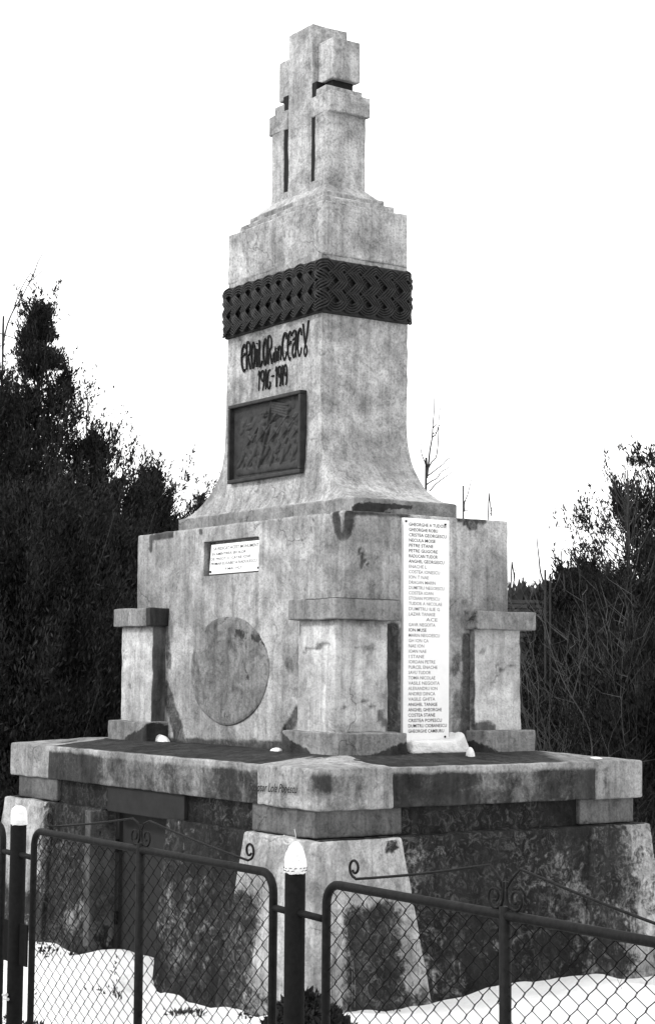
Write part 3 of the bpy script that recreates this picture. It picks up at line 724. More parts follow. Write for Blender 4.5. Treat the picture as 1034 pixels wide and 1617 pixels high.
# --- small tablet in the pocket
st = empty('dedication_tablet', (0, 0, 0)); st.parent = MEM
SY = PY0 + .012
V, F = grid_box((-.262, SY, 2.246), (.316, PY0 + .056, 2.430), .2, .003); 
V[:, 0] += np.where(V[:, 0] < -.2, (2.246 - V[:, 2]) * -.12 - .02, 0)
mesh('tablet_slab', V, F, MARBLE, st)
for l in [("SA RIDICAT ACEST MONUMENT", .03, .148, .019, .53), ('IN AMINTIREA EROILOR', .015, .116, .017, .40), ('DE PREOT D. CATRE IOSIF', .0, .086, .016, .47), ('PRIMAR ELISABETA RADULESCU', .0, .056, .017, .54), ('9 MAI 1927', .17, .022, .015, .20)]:
    text_block('text_line', [l], (-.262, SY, 2.246), (1, 0, 0), (0, 0, 1), (0, -1, 0), INKSOFT, st)
for xx, zz in ((-.26, 2.262), (.300, 2.264)):
    V, F = [], []; tube(V, F, [(xx, SY, zz), (xx, SY - .008, zz)], .007, 8); mesh('screw', V, F, POSTM, st)
# --- sculptor's signature on the slab edge
sg = text_block('signature', [('Sculptor Lola Popescu', 0, 0, .044, .47)], (1.185, SY0 - .010, 1.022), (1, 0, .03), (0, 0, 1), (0, -1, 0), INK, slab, .0012, .35, .012)

# ------------------------------------------------------------------ snow lying on the slab
def lump(name, outline, z, h, label, seed=1):
    c = np.mean(outline, 0); n = len(outline); V = []; F = []
    rings = 7
    for i in range(rings + 1):
        t = i / rings
        for p in outline:
            q = c + (np.array(p) - c) * (1 - t); V.append((q[0], q[1], z + h * math.sqrt(max(0, 1 - (1 - t) ** 2))))
    V = np.array(V); V[:, 2] += (fbm(V, 25, 2, seed) - .5) * h * .3 * (V[:, 2] > z + .001)
    for i in range(rings):
        for j in range(n):
            a = i * n + j; b = i * n + (j + 1) % n; F.append((a, b, b + n, a + n))
    return tag(mesh(name, V, F, SNOW, smooth=True), label, 'snow')
zt = 1.197
V, F = grid_box((1.19, TY0 - .01, zt), (1.33, .235, zt + .078), .012, .02)
V = rough(V, .006, 22, 2); t = np.clip((V[:, 1] - .135) / .1, 0, 1)
V[:, 2] = np.where(V[:, 2] > zt + .02, V[:, 2] - np.clip(V[:, 1] - .02, 0, 1) * .02 + np.exp(-((V[:, 1] - .165) / .03) ** 2) * .045 - np.clip((V[:, 1] - .17) / .06, 0, 1) * .065 * 1.0, V[:, 2])
V[:, 2] = np.maximum(V[:, 2], zt - .005)
tag(mesh('snow_heap', V, F, SNOW, smooth=True), 'white snow heap packed along the foot of the name tablet', 'snow')
p = U(255, 1166, 2, 1.2)
p = U(255, 1166, 1, -.62)
lump('snow_heap', [(p[0] + a, -.64 + b) for a, b in ((-.06, -.01), (.0, -.03), (.10, -.02), (.12, .02), (0, .03), (-.05, .02))], 1.20, .045, 'small white triangle of snow on the slab beside the left pillar', 3)
p = U(436, 1181, 1, -.70)
lump('snow_heap', [(p[0] + a, -.70 + b) for a, b in ((-.05, -.01), (.0, -.02), (.05, -.02), (.05, .015), (0, .02), (-.05, .015))], 1.20, .022, 'tiny patch of snow left of the front pillar foot', 5)
p = U(742, 1196, 0, 1.5)
lump('ice_lump', [(1.5 + a, p[1] + b) for a, b in ((-.02, -.018), (.02, -.018), (.024, 0), (.02, .018), (-.02, .018), (-.024, 0))], 1.19, .05, 'small ice lump on the slab in front of the snow heap', 6)
p = U(940, 1200, 0, 1.72)
lump('snow_heap', [(1.72 + a, p[1] + b) for a, b in ((-.03, -.03), (.03, -.03), (.035, 0), (.03, .03), (-.03, .03), (-.035, 0))], 1.165, .02, 'little bright snow patch on the right rim of the slab', 7)

# ------------------------------------------------------------------ fence: one plane y = -3.47
FY = -3.47
def spiral(c, r0, r1, a0, a1, n=26, sz=1.0):
    return [(c[0] + (r0 + (r1 - r0) * i / n) * math.cos(a0 + (a1 - a0) * i / n), FY, c[1] + sz * (r0 + (r1 - r0) * i / n) * math.sin(a0 + (a1 - a0) * i / n)) for i in range(n + 1)]
PR = .0122
# a shared zigzag wire mesh: nodes alternate between two columns 30 mm apart
CW, CHt = .0305, .0275
def wire_mesh():
    V, F = [], []; pts = []
    z = .091; i = 0
    while z < 1.082:
        x = 0 if i % 2 == 0 else CW
        o_ = -.0016 if i % 2 == 0 else .0016; s = 1 if i % 4 in (0, 1) else -1
        pts += [(x + o_, -.0025, z - .0028), (x + o_, .0025, z + .0028)]; z += CHt; i += 1
    tube(V, F, pts, .0014, 4)
    me = bpy.data.meshes.new('wire'); me.from_pydata(V, [], F); me.update(); me.materials.append(WIREM); return me
WM = wire_mesh()
def panel(x0, x1, label, full=True, mid=None, orn=True, dz=0.0):
    g = empty('wire_gate', ((x0 + x1) / 2, FY, 0)); tag(g, label, 'gate', 'chain link gates of the fence in front of the memorial')
    zt_, rc = 1.088, .055
    pts = [(x0, FY, .06), (x0, FY, zt_ - rc)]
    pts += [(x0 + rc - rc * math.cos(t), FY, zt_ - rc + rc * math.sin(t)) for t in np.linspace(.15, math.pi / 2, 6)]
    pts += [(x1 - rc + rc * math.sin(t), FY, zt_ - rc + rc * math.cos(t)) for t in np.linspace(0, math.pi / 2 - .15, 6)]
    pts += [(x1, FY, zt_ - rc), (x1, FY, .06)]
    V, F = [], []; tube(V, F, pts, PR, 10); mesh('pipe_frame', V, F, PIPEM, g, smooth=True)
    V, F = [], []; tube(V, F, [(x0, FY, .09), (x1, FY, .09)], PR * .9, 8); mesh('bottom_rail', V, F, PIPEM, g, smooth=True)
    m = mid if mid is not None else (x0 + x1) / 2
    V, F = [], []; tube(V, F, [(m, FY, .09), (m, FY, zt_ + .02)], .0145, 8); mesh('middle_bar', V, F, PIPEM, g, smooth=True)
    n = int((x1 - x0 - .03) / CW)
    for i in range(n):
        x = x0 + .015 + i * CW
        if x + CW > x1 - .01: break
        o = bpy.data.objects.new('wire', WM); COL.objects.link(o); o.parent = g
        if i % 2: o.scale = (-1, 1, 1); o.location = (x + CW - g.location.x, 0, 0)
        else: o.location = (x - g.location.x, 0, 0)
    if orn:
        for s, xe in ((-1, x0 + .135), (1, x1 - .135)):
            pk = m + s * .055
            pts = [(m + s * .006, FY, 1.150), (m + s * .022, FY, 1.170), (pk, FY, 1.181 + dz)]
            for k in range(1, 9):
                t = k / 8; pts.append((pk + (xe - pk) * t, FY, 1.181 + dz + (1.112 - 1.181 - dz) * t - .004 * math.sin(t * math.pi)))
            # end scroll curls up from the rail
            cx, cz = xe + s * .006, 1.140
            pts += spiral((cx, cz), .025, .011, (-math.pi / 2), (-math.pi / 2 + s * 1.15 * 2 * math.pi), 24, 1.0)
            V, F = [], []; tube(V, F, pts, .0036, 7); mesh('scroll_rod', V, F, PIPEM, g, smooth=True)
            # inner scroll against the middle bar
            cx, cz = m + s * .038, 1.128
            q = [(m + s * .006, FY, 1.165), (m + s * .007, FY, 1.14)] + spiral((cx, cz), .031, .008, math.pi if s > 0 else 0, (math.pi + 2.6 * math.pi) if s > 0 else -2.6 * math.pi, 26)
            V, F = [], []; tube(V, F, q, .0036, 7); mesh('scroll', V, F, PIPEM, g, smooth=True)
    return g
panel(3.495, 5.058, 'chain link gate panel between the two capped posts, with twin scrolls on top', mid=4.278)
panel(5.322, 6.80, 'chain link gate panel right of the snow capped post nearest the viewer', mid=6.063, dz=.018)
panel(1.66, 3.232, 'chain link gate panel cut off by the left photo edge', mid=2.45)
def post(x, label, plates=False, big=False):
    g = empty('fence_post', (x, FY, 0)); tag(g, label, 'post', 'steel fence posts')
    V, F = [], []; tube(V, F, [(x, FY, -.3), (x, FY, 1.101)], .0285, 20); mesh('post_tube', V, F, POSTM, g, smooth=True)
    V, F = [], []; n = 28
    prof = [(.0285, 1.098), (.0315, 1.104), (.0315, 1.118), (.030, 1.135), (.026, 1.155), (.019, 1.172), (.009, 1.182), (.0, 1.185)] if big else [(.0285, 1.098), (.031, 1.104), (.030, 1.12), (.027, 1.142), (.023, 1.156), (.011, 1.162), (0, 1.163)]
    for r, z in prof:
        for q in range(n): V.append((x + r * math.cos(2 * math.pi * q / n), FY + r * math.sin(2 * math.pi * q / n), z))
    for i in range(len(prof) - 1):
        for q in range(n): F.append((i * n + q, i * n + (q + 1) % n, (i + 1) * n + (q + 1) % n, (i + 1) * n + q))
    V = rough(np.array(V), .0035, 45, 2); mesh('snow_cap', V, F, SNOW, g, smooth=True)
    for a, b in ((x - .135 if x < 4 else x - .11, x - .02), (x + .02, x + .14)):
        V, F = [], []; tube(V, F, [(a, FY, .995), (b, FY, .992)], .010, 8); mesh('hinge_pin', V, F, PIPEM, g, smooth=True)
    for zz in (.30,):
        V, F = [], []; tube(V, F, [(x - .12, FY, zz), (x + .14, FY, zz)], .010, 8); mesh('hinge_pin', V, F, PIPEM, g, smooth=True)
    if plates:
        V, F = grid_box((x - .105, FY - .001, .61), (x + .092, FY + .005, .755), .2, .002); mesh('lock_plate', V, F, POSTM, g)
        for k in (0, 1):
            V, F = [], []; tube(V, F, [(x - .03 + k * .01, FY - .03, .50 - k * .012), (x + .012 + k * .01, FY - .036, .507 - k * .014)], .006, 6); mesh('latch', V, F, LWIRE, g)
    if big:
        V, F = [], []
        tube(V, F, smoothpts([(x - .012, FY - .005, 1.180), (x - .03, FY - .01, 1.176), (x - .045, FY - .01, 1.183), (x - .042, FY - .01, 1.20)], 4), .0022, 5)
        tube(V, F, smoothpts([(x - .002, FY, 1.180), (x + .001, FY, 1.20), (x - .006, FY, 1.218)], 4), .0012, 5)
        mesh('wire_end', V, F, LWIRE, g)
        V, F = [], []
        for q in range(14):
            a = 2 * math.pi * q / 14; 
            for zz in (1.107, 1.114): tube(V, F, [(x + .0318 * math.cos(a + zz * 30), FY + .0318 * math.sin(a + zz * 30), zz), (x + .0318 * math.cos(a + .25 + zz * 30), FY + .0318 * math.sin(a + .25 + zz * 30), zz + .002)], .0011, 4)
        mesh('cap_stitching', V, F, WIREM, g)
    return g
post(5.168, 'thick dark steel fence post with a tall white dome of snow, centre foreground', big=True)
post(3.362, 'thick dark steel fence post with a squat white cap near the left photo edge', plates=True)

# ------------------------------------------------------------------ vegetation
def leaves(P, D, size, mat=None, name='foliage', parent=None, jit=.6, seed=0, slim=.35):
    """small pointed two-triangle sprays at P pointing along D"""
    rng = np.random.default_rng(seed); n = len(P)
    D = D + rng.normal(0, jit, (n, 3)); D /= np.linalg.norm(D, axis=1)[:, None]
    A = rng.normal(0, 1, (n, 3)); S = np.cross(D, A); S /= np.linalg.norm(S, axis=1)[:, None]
    s = size * rng.uniform(.6, 1.4, n)[:, None]
    a = P; b = P + D * s * .5 + S * s * slim; c = P + D * s; d = P + D * s * .45 - S * s * slim
    V = np.stack([a, b, c, d], 1).reshape(-1, 3); F = (np.arange(n)[:, None] * 4 + np.array([0, 1, 2, 3])[None, :])
    return V, F
def np_mesh(name, V, F, mat, parent=None):
    me = bpy.data.meshes.new(name); n = len(V); m = len(F)
    me.vertices.add(n); me.vertices.foreach_set('co', np.asarray(V, np.float32).ravel())
    me.loops.add(m * 4); me.loops.foreach_set('vertex_index', np.asarray(F, np.int32).ravel())
    me.polygons.add(m); me.polygons.foreach_set('loop_start', np.arange(m, dtype=np.int32) * 4)
    try: me.polygons.foreach_set('loop_total', np.full(m, 4, np.int32))
    except Exception: pass
    me.update(); me.validate(); return link(name, me, mat, parent)
def thuja(root, H, R, label, seed, name='thuja_tree', n_br=150, dens=1.0, size=.055, pw=.9, bare=.0, lean=(0, 0), gap=.36, cat='tree', mat=None, group='dark evergreen trees beside the memorial'):
    size *= .72
    rng = np.random.default_rng(seed); root = np.array(root, float)
    g = empty(name, tuple(root)); tag(g, label, cat, group)
    V, F = [], []; tube(V, F, [tuple(root + (0, 0, -.2)), tuple(root + (lean[0] * .5, lean[1] * .5, H * .5)), tuple(root + (lean[0], lean[1], H * .985))], .07 * H / 4, 7, r1=.005)
    mesh('trunk', V, F, BARK, g)
    Ps, Ds, BV, BF = [], [], [], []
    n_br = int(n_br * 1.5)
    for i in range(n_br):
        t = bare + (1 - bare) * (i + rng.random()) / n_br; t = min(t, .985)
        z = H * t * .97; az = rng.uniform(0, 2 * math.pi)
        lump_ = .62 + .62 * float(vnoise(np.array([[math.cos(az) * 1.1, math.sin(az) * 1.1, z * 1.4]]), 1.3, seed)[0])
        r = R * (1 - t) ** pw * rng.uniform(.6, 1.08) * lump_ + .03
        if rng.random() < .07: r *= 1.25
        rise = rng.uniform(.55, 1.25) * r + .07
        p0 = root + np.array([lean[0] * t, lean[1] * t, z - rise * .35]); dirv = np.array([math.cos(az), math.sin(az), 0])
        ts = np.linspace(0, 1, 7); pts = p0 + dirv * (r * ts)[:, None] + np.array([0, 0, 1]) * (rise * ts ** 1.8)[:, None]
        if i % 2 == 0: tube(BV, BF, [tuple(q) for q in pts], .012 * (1 - t) + .004, 4, r1=.003)
        m = int(dens * 1.75 * (150 * r / max(R, .3) + 34))
        tt = rng.uniform(.12, 1.03, m) ** .75; k = tt[:, None]
        base = p0 + dirv * (r * k) + np.array([0, 0, 1]) * (rise * k ** 1.8)
        # side sprays stand off the branch like small flames
        sp = rng.normal(0, 1, (m, 3)) * (.022 + .085 * r * (1.15 - k) ** .7)
        base += sp * np.array([.85, .85, 1.7])
        Ps.append(base); Ds.append(np.tile(dirv * .35 + np.array([0, 0, 1.1]), (m, 1)))
        # slender plumes at and near the branch end
        for q in range(3 if t < .9 else 2):
            kk = rng.uniform(.6, 1.0); o_ = p0 + dirv * r * kk + np.array([0, 0, 1]) * rise * kk ** 1.8 + rng.normal(0, .05, 3)
            L_p = rng.uniform(.14, .42) * (1.15 - .4 * t); dd = dirv * rng.uniform(.0, .5) + np.array([rng.normal(0, .12), rng.normal(0, .12), 1.0]); dd /= np.linalg.norm(dd)
            mm = int(20 + 60 * L_p); u_ = rng.random(mm)[:, None]
            Ps.append(o_ + dd * L_p * u_ + rng.normal(0, 1, (mm, 3)) * (.030 * (1.05 - u_))); Ds.append(np.tile(dd, (mm, 1)))
    Pn = np.concatenate(Ps); Dn = np.concatenate(Ds)
    cl = vnoise(Pn, 3.0, seed) * .6 + vnoise(Pn, 8, seed + 3) * .4
    hh = (Pn[:, 2] - root[2]) / H
    keep = cl > gap * np.clip(.62 + .5 * hh, 0, 1.1)
    Pn, Dn = Pn[keep], Dn[keep]
    V, F = leaves(Pn, Dn, size * 1.15, seed=seed, jit=.42, slim=.13)
    np_mesh('foliage', V, F, mat or LEAF, g)
    mesh('branches', BV, BF, BARK, g)
    return g
def tree_at(px, py_top, depth, Rpx_slope, label, seed, **kw):
    top = atd(px, py_top, depth); H = top[2] + .25
    return thuja((top[0], top[1], -.25), H, H * Rpx_slope, label, seed, **kw)
# left mass
tree_at(64, 470, 17.0, .54, 'tallest dark evergreen at the left, pointed top highest on that side', 11, n_br=440, dens=2.8, pw=1.08, gap=.49)
tree_at(-24, 560, 16.4, .36, 'dark evergreen cut off by the left photo edge', 12, n_br=240, dens=2.4, pw=.7)
tree_at(146, 690, 16.6, .38, 'lower dense evergreen right of the tallest one', 13, n_br=300, dens=3.0, pw=.75, gap=.34)
tree_at(237, 742, 18.0, .27, 'slim pointed evergreen just left of the memorial block', 14, n_br=300, dens=3.2, pw=.8, gap=.30)
tree_at(160, 860, 15.2, .44, 'broad low evergreen behind the left pillar', 15, n_br=230, dens=3.0, pw=.5, gap=.25)
tree_at(40, 790, 14.6, .55, 'broad low evergreen at the left behind the slab end', 16, n_br=260, dens=3.2, pw=.45, gap=.25)
tree_at(-10, 900, 14.0, .60, 'squat evergreen at the bottom of the left tree mass', 18, n_br=200, dens=3.0, pw=.4, gap=.2)
tree_at(313, 764, 20.0, .16, 'thin evergreen tip peeping over the memorial ledge', 17, n_br=110, dens=1.0, pw=.8)
# right side
tree_at(990, 732, 15.5, .40, 'open ragged evergreen at the right, tallest on that side', 21, n_br=210, dens=1.7, pw=.66, gap=.56, bare=.22)
tree_at(1040, 728, 16.5, .40, 'dark evergreen cut off by the right photo edge', 22, n_br=200, dens=2.0, pw=.6, gap=.52, bare=.24)
tree_at(918, 893, 16.0, .26, 'small round topped evergreen right of the memorial', 23, n_br=150, dens=2.2, pw=.5, gap=.3)
tree_at(1010, 1010, 14.0, .62, 'spreading low evergreen behind the right pillar', 24, n_br=130, dens=1.6, pw=.6, gap=.46, bare=.36)
tree_at(1040, 1010, 13.0, .60, 'low evergreen bush past the right end of the slab', 25, n_br=110, dens=1.6, pw=.5, gap=.46, bare=.5)
tree_at(880, 1075, 15.0, .55, 'wide dark evergreen bush seen just right of the right pillar', 26, n_br=90, dens=1.5, pw=.6, gap=.46, bare=.3)

# bare saplings and shrubs
def twiggy(pts_list, V, F):
    for pts, r in pts_list: tube(V, F, smoothpts(pts, 3), r, 5, r1=r * .35)
def sapling(base, H, label, seed, r=.02, spread=.25, n=6, mat=BARK, name='bare_sapling', trunk_from=None, cat='tree', grp='leafless saplings', sub=3):
    rng = random.Random(seed); base = Vector(base)
    g = empty(name, base); tag(g, label, cat, grp)
    V, F = [], []; lean = Vector((rng.uniform(-.1, .1), rng.uniform(-.1, .1), 0)) * H * .5
    P_ = [base + lean * t * t + Vector((rng.uniform(-1, 1), rng.uniform(-1, 1), 0)) * .01 * H + Vector((0, 0, H * t)) for t in (0, .2, .4, .6, .8, 1)]
    tube(V, F, P_, r, 6, r1=r * .15); mesh('trunk', V, F, mat, g)
    V, F = [], []
    for i in range(n):
        t = rng.uniform(.35, .92); k = int(t * 5); p = P_[k].lerp(P_[min(k + 1, 5)], t * 5 - k)
        az = rng.uniform(0, 6.28); L = H * spread * (1.1 - t) * rng.uniform(.6, 1.4) + .12
        d = Vector((math.cos(az), math.sin(az), 0)); q = [p, p + d * L * .35 + Vector((0, 0, L * .25)), p + d * L * .55 + Vector((0, 0, L * .8)), p + d * L * .65 + Vector((0, 0, L * 1.3))]
        tube(V, F, smoothpts([tuple(x) for x in q], 3), r * .38, 4, r1=r * .1)
        for j in range(sub):
            s = q[1].lerp(q[3], rng.random()); a2 = rng.uniform(0, 6.28); l = L * rng.uniform(.15, .35)
            tube(V, F, [tuple(s), tuple(s + Vector((math.cos(a2) * l * .5, math.sin(a2) * l * .5, l)))], r * .16, 3, r1=r * .06)
    mesh('branches', V, F, mat, g); return g
def sap_at(px, pyt, depth, label, seed, **kw):
    t = atd(px, pyt, depth); sapling((t[0], t[1], -.25), t[2] + .25, label, seed, **kw)
# drawn sapling right of the shaft: branches as the photograph shows
def drawn(name, strokes, depth, label, mat=BARK, rad=.012, cat='tree', grp='leafless saplings'):
    b = atd(*strokes[0][0], depth); g = empty(name, (b[0], b[1], -.25)); tag(g, label, cat, grp)
    rng = random.Random(len(strokes))
    for i, st in enumerate(strokes):
        V, F = [], []
        dd = [depth + (0 if i == 0 else rng.uniform(-.35, .35)) * (k / max(1, len(st) - 1)) for k in range(len(st))]
        pts = [tuple(atd(x, y, d)) for (x, y), d in zip(st, dd)]
        fine_ = []
        for a_, b_ in zip(pts[:-1], pts[1:]):
            for t_ in (0, .5): fine_.append(tuple(a_[k_] + (b_[k_] - a_[k_]) * t_ + (rng.uniform(-.012, .012) if t_ else 0) for k_ in range(3)))
        pts = fine_ + [pts[-1]]
        if i == 0: pts = [(pts[0][0], pts[0][1], -.25)] + pts
        tube(V, F, smoothpts(pts, 3), rad * (1 if i == 0 else .55), 5, r1=rad * .18)
        mesh('trunk' if i == 0 else 'branch', V, F, mat, g)
drawn('bare_sapling', [[(672, 772), (676, 735), (682, 690), (685, 650), (688, 610)], [(675, 742), (688, 722), (692, 680), (694, 650), (695, 620)], [(673, 737), (665, 715), (661, 690)], [(682, 690), (690, 680), (695, 670)],
                       [(674, 752), (690, 740), (706, 725), (716, 718)], [(674, 765), (690, 755), (705, 740), (718, 733)], [(678, 776), (700, 755), (720, 735)], [(684, 675), (690, 668)], [(683, 684), (689, 682)]],
      16.5, 'leafless sapling with upright twigs just right of the flared shaft', rad=.013)
drawn('bare_sapling', [[(731, 812), (732, 795), (742, 765), (750, 730)], [(731, 808), (738, 806), (740, 800)], [(733, 806), (735, 790)]], 16.0, 'short dark leafless sapling above the block, left of the lone twig', rad=.009)
drawn('bare_sapling', [[(770, 822), (775, 805), (781, 782)], [(773, 812), (778, 800)]], 16.4, 'lone leaning twig above the right end of the block', rad=.007)
drawn('bare_branch_tree', [[(5, 560), (8, 530), (22, 490), (48, 445), (92, 405)], [(15, 505), (30, 465), (50, 430), (56, 425)], [(0, 526), (20, 533), (45, 548)], [(48, 445), (60, 415), (80, 380)]], 18.8, 'bare arching branch rising at the far left above the evergreens', rad=.013)
drawn('bare_sapling', [[(172, 715), (182, 692), (195, 660), (210, 625)], [(181, 694), (176, 670), (176, 645)]], 18.5, 'thin forked leafless sapling above the left evergreens', rad=.008)
drawn('bare_sapling', [[(137, 680), (140, 650), (143, 620)], [(139, 660), (136, 645)]], 18.5, 'straight leafless tip beside the tallest evergreen', rad=.007)
drawn('bare_sapling', [[(205, 760), (212, 735), (216, 715)], [(232, 760), (234, 730), (233, 708)]], 19.4, 'leafless twigs beside the slim evergreen tip', rad=.006)
drawn('bare_sapling', [[(860, 940), (853, 905), (848, 860), (847, 840)], [(858, 932), (852, 915)]], 14.6, 'leafless whip nearest the right pillar', rad=.011, mat=BARK)
drawn('bare_sapling', [[(868, 945), (870, 915), (872, 893)], [(872, 935), (884, 905), (886, 870), (888, 862)], [(890, 935), (888, 900), (884, 868)]], 14.8, 'pair of leafless whips left of the small round evergreen', rad=.011)
drawn('bare_sapling', [[(806, 925), (812, 905), (816, 892)], [(806, 915), (808, 885)]], 15.4, 'short leafless twig against the right edge of the block', rad=.008)
def shrub(px, pyt, depth, H, label, seed, n=26, mat=TWIG, spread=.5):
    rng = random.Random(seed); t = atd(px, pyt, depth); b = Vector((t[0], t[1], -.25)); H = t[2] + .25
    g = empty('bare_shrub', b); tag(g, label, 'shrub', 'leafless shrubs right of the memorial')
    for k in range(n):
        V, F = [], []
        az = rng.uniform(0, 6.28); sp = rng.uniform(.1, 1) * spread; h = H * rng.uniform(.6, 1.05)
        d = Vector((math.cos(az), math.sin(az), 0))
        J = lambda m_: Vector((rng.uniform(-m_, m_), rng.uniform(-m_, m_), rng.uniform(-m_, m_) * .5))
        q = [b + d * .05] + [b + d * sp * H * t_ ** rng.uniform(.8, 1.7) + Vector((0, 0, h * t_)) + J(.055) for t_ in (.16, .3, .44, .58, .72, .86, 1)]
        tube(V, F, smoothpts([tuple(x) for x in q], 3), rng.uniform(.004, .010), 4, r1=.0012)
        for j in range(16):
            jj = rng.randint(1, 6); s = q[jj].lerp(q[jj + 1], rng.random()); a2 = rng.uniform(0, 6.28); l = rng.uniform(.08, .34); e1 = s + Vector((math.cos(a2) * l * .5, math.sin(a2) * l * .5, l * rng.uniform(.1, .6))) + J(.02); e2 = e1 + Vector((math.cos(a2 + .5) * l * .3, math.sin(a2 + .5) * l * .3, l * rng.uniform(.2, .7)))
            tube(V, F, [tuple(s), tuple(e1), tuple(e2)], .0028, 3, r1=.0008)
        mesh('stem', V, F, mat, g)
shrub(900, 930, 13.2, 2.2, 'pale leafless shrub in front of the dark bushes right of the pillar', 31, 24)
shrub(985, 905, 13.0, 2.3, 'taller pale leafless shrub before the right evergreens', 32, 26)
shrub(855, 985, 12.9, 2.0, 'pale leafless shrub close behind the right pillar', 33, 20)
shrub(1030, 950, 13.4, 2.0, 'leafless shrub cut off by the right photo edge', 34, 20)

# far brush belt behind everything
def brush(name, x0, x1, depth, ytop, label, seed, n=26000, seg=.35, ext=0):
    rng = np.random.default_rng(seed)
    u = rng.random(n); px = x0 + (x1 - x0) * u
    dep = depth + rng.uniform(0, 3.0, n)
    ax_ = np.stack([CAM + ray(p_, 1000) * d_ for p_, d_ in zip(px, dep)]) 
    ztop = (CAM + ray((x0 + x1) / 2, ytop) * depth)[2]
    top = ztop * (1 + .03 * (vnoise(np.stack([px * .02, px * 0, px * 0], 1), 1, seed) - .5))
    z = -.3 + (top + .3) * rng.random(n) ** .8
    P_ = np.stack([ax_[:, 0], ax_[:, 1], z], 1); z_ok = z + .2 < top
    P_ = P_[z_ok]; D_ = np.tile(np.array([0, 0, 1.0]), (len(P_), 1))
    V, F = leaves(P_, D_, seg, jit=.45, seed=seed, slim=.09)
    return tag(np_mesh(name, V, F, FARM), label, kind='stuff')
tag(brush('far_brush', 600, 1300, 27, 945, None, 41, 60000, .5), 'flat topped belt of dark brush far behind the right side of the memorial', 'brush')
tag(brush('far_brush', -300, 640, 24, 1000, None, 42, 50000, .5), 'dark belt of brush far behind the left side of the memorial', 'brush')

# dark low evergreen at the front corner of the base, and litter poking through the snow
def clump(root, R, H, n, label, seed, size=.045, mat=LEAF, name='low_shrub', blades=False):
    rng = np.random.default_rng(seed); root = np.array(root, float); g = empty(name, tuple(root)); tag(g, label, 'shrub', 'low dark shrubs at the foot of the memorial')
    a = rng.uniform(0, 6.283, n); r = np.sqrt(rng.random(n)); z = rng.random(n) ** 1.2
    P_ = np.stack([root[0] + np.cos(a) * r * R[0] * (1 - .45 * z), root[1] + np.sin(a) * r * R[1] * (1 - .45 * z), root[2] + z * H * (1 - .35 * r) * (.75 + .5 * vnoise(np.stack([a, r * 3, a * 0], 1), 1.3, seed))], 1)
    V, F = leaves(P_, np.tile(np.array([0, 0, .9]), (n, 1)), size, jit=.8, seed=seed, slim=.22)
    np_mesh('foliage', V, F, mat, g)
    V, F = [], []
    for k in range(14):
        t = rng.uniform(0, 6.283); tube(V, F, [tuple(root), tuple(root + np.array([math.cos(t) * R[0] * .5, math.sin(t) * R[1] * .5, H * rng.uniform(.5, .9)]))], .005, 4, r1=.002)
    mesh('stems', V, F, BARK, g)
clump((2.10, -1.38, -.06), (.25, .20), .17, 9000, 'dark low shrub at the front corner of the base, behind the middle post', 51)
def straws():
    V, F = [], []; rng = random.Random(4)
    for px, py, qx, qy in ((522, 1535, 545, 1450), (525, 1530, 560, 1420), (556, 1540, 545, 1480), (520, 1532, 537, 1475), (560, 1545, 548, 1500)):
        a = U(px, py, 1, -1.75); b = U(qx, qy, 1, -1.7); tube(V, F, smoothpts([(a[0], a[1], a[2] - .12), tuple(a), tuple((a + b) / 2 + np.array([.01, 0, .01])), tuple(b)], 3), .0016, 4, r1=.0008)
    for px, py, qx, qy in ((975, 1560, 1010, 1480), (985, 1570, 962, 1520)):
        a = U(px, py, 0, 2.3); b = U(qx, qy, 0, 2.3); tube(V, F, [(a[0], a[1], -.1), tuple(a), tuple(b)], .0014, 4, r1=.0008)
    tag(mesh('dry_grass_stalks', V, F, TWIG), 'thin pale dry grass stalks rising in front of the light base corner', 'grass', kind='stuff')
straws()
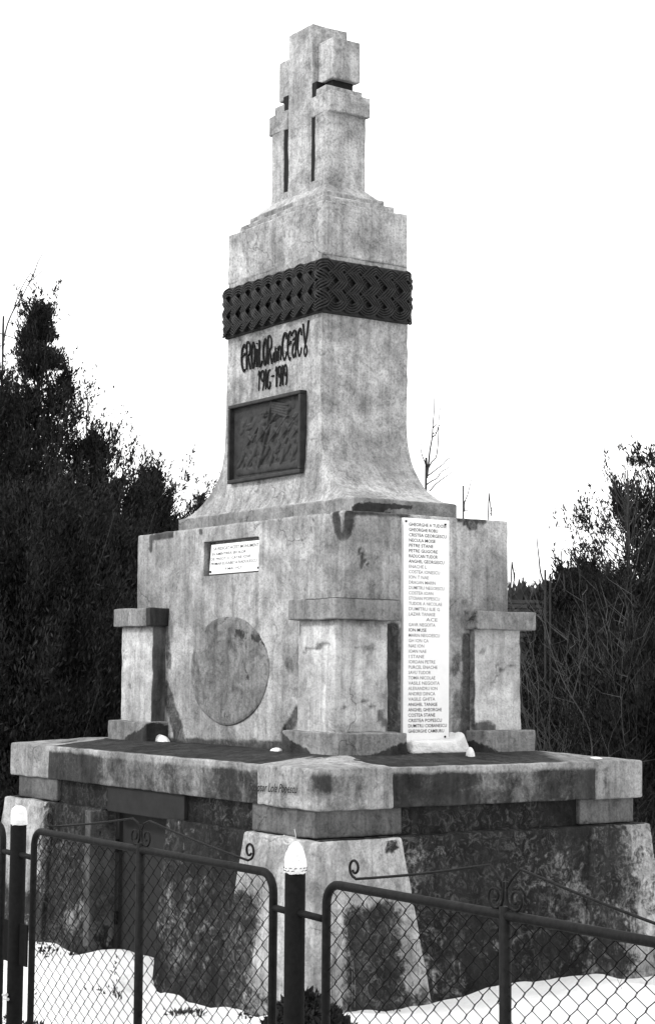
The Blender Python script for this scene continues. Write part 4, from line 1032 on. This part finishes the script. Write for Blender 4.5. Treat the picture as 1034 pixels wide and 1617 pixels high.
def litter():
    rng = np.random.default_rng(9); Ps = []
    for px, py, sx, sy, n in ((290, 1583, 22, 7, 110), (315, 1588, 10, 8, 40), (170, 1556, 26, 6, 60), (182, 1545, 4, 14, 30), (70, 1500, 20, 10, 80), (120, 1508, 22, 6, 50), (400, 1590, 26, 14, 160), (440, 1600, 14, 16, 90), (560, 1592, 26, 9, 110), (605, 1604, 20, 6, 30), (775, 1555, 20, 5, 12), (130, 1500, 10, 8, 30),
                              (40, 1610, 30, 6, 120), (10, 1600, 16, 10, 80), (55, 1560, 3, 14, 20)):
        for k in range(n):
            p = U(px + rng.normal(0, sx * .5), py + rng.normal(0, sy * .5), 2, -.06); z = gz(p[0], p[1]); Ps.append((p[0], p[1], z - .005))
    Ps = np.array(Ps); V, F = leaves(Ps, np.tile(np.array([0, 0, 1.0]), (len(Ps), 1)), .026, jit=.7, seed=2, slim=.2)
    tag(np_mesh('dead_leaves', V, F, LEAF2), 'dark dead leaves and grass blades poking through the snow by the base', 'leaves', kind='stuff')
litter()
# dark ground cover low behind the right end, seen past the slab
clump((-.5, 4.6, -.2), (.9, .5), .7, 9000, 'dark shrub on the snow past the right end of the base', 61, size=.06)

# a low dark roof and chimney-like stub far right of the memorial, just above the brush
def outhouse():
    a = atd(806, 941, 24.0); b = atd(884, 941, 24.0); d = Vector((b[0] - a[0], b[1] - a[1], 0)).normalized(); n_ = Vector((-d.y, d.x, 0)); zt2 = a[2]
    g = empty('outbuilding', (a[0], a[1], -.25)); tag(g, 'low outbuilding with a dark flat looking tiled roof far behind the right pillar', 'outbuilding')
    A_ = Vector((a[0], a[1], 0)) - d * 1.6; Lw = 3.4
    def box(p, lx, ly, z0, z1, name, mat, par):
        c = [p, p + d * lx, p + d * lx + n_ * ly, p + n_ * ly]; V = [(q.x, q.y, z0) for q in c] + [(q.x, q.y, z1) for q in c]
        return mesh(name, V, [(0, 3, 2, 1), (4, 5, 6, 7), (0, 1, 5, 4), (1, 2, 6, 5), (2, 3, 7, 6), (3, 0, 4, 7)], mat, par)
    box(A_ + d * .1 + n_ * .1, Lw - .2, 2.4, -.3, zt2 - .55, 'wall', FARM, g)
    roof = empty('roof', g.location); roof.parent = g; roof.location = (0, 0, 0)
    for k in range(9):
        z0 = zt2 - .62 + k * .068; p = A_ + n_ * (-.15 + k * .10)
        box(p, Lw, .16, z0, z0 + .05 + .004 * (k % 2), 'tile_course', TILE, roof)
TILE = plain('old_dark_tiles', .03, .9, 0, .6, 9, .5)
outhouse()
print('TRIS', sum(len(o.data.polygons) * 2 for o in bpy.data.objects if o.type == 'MESH'))
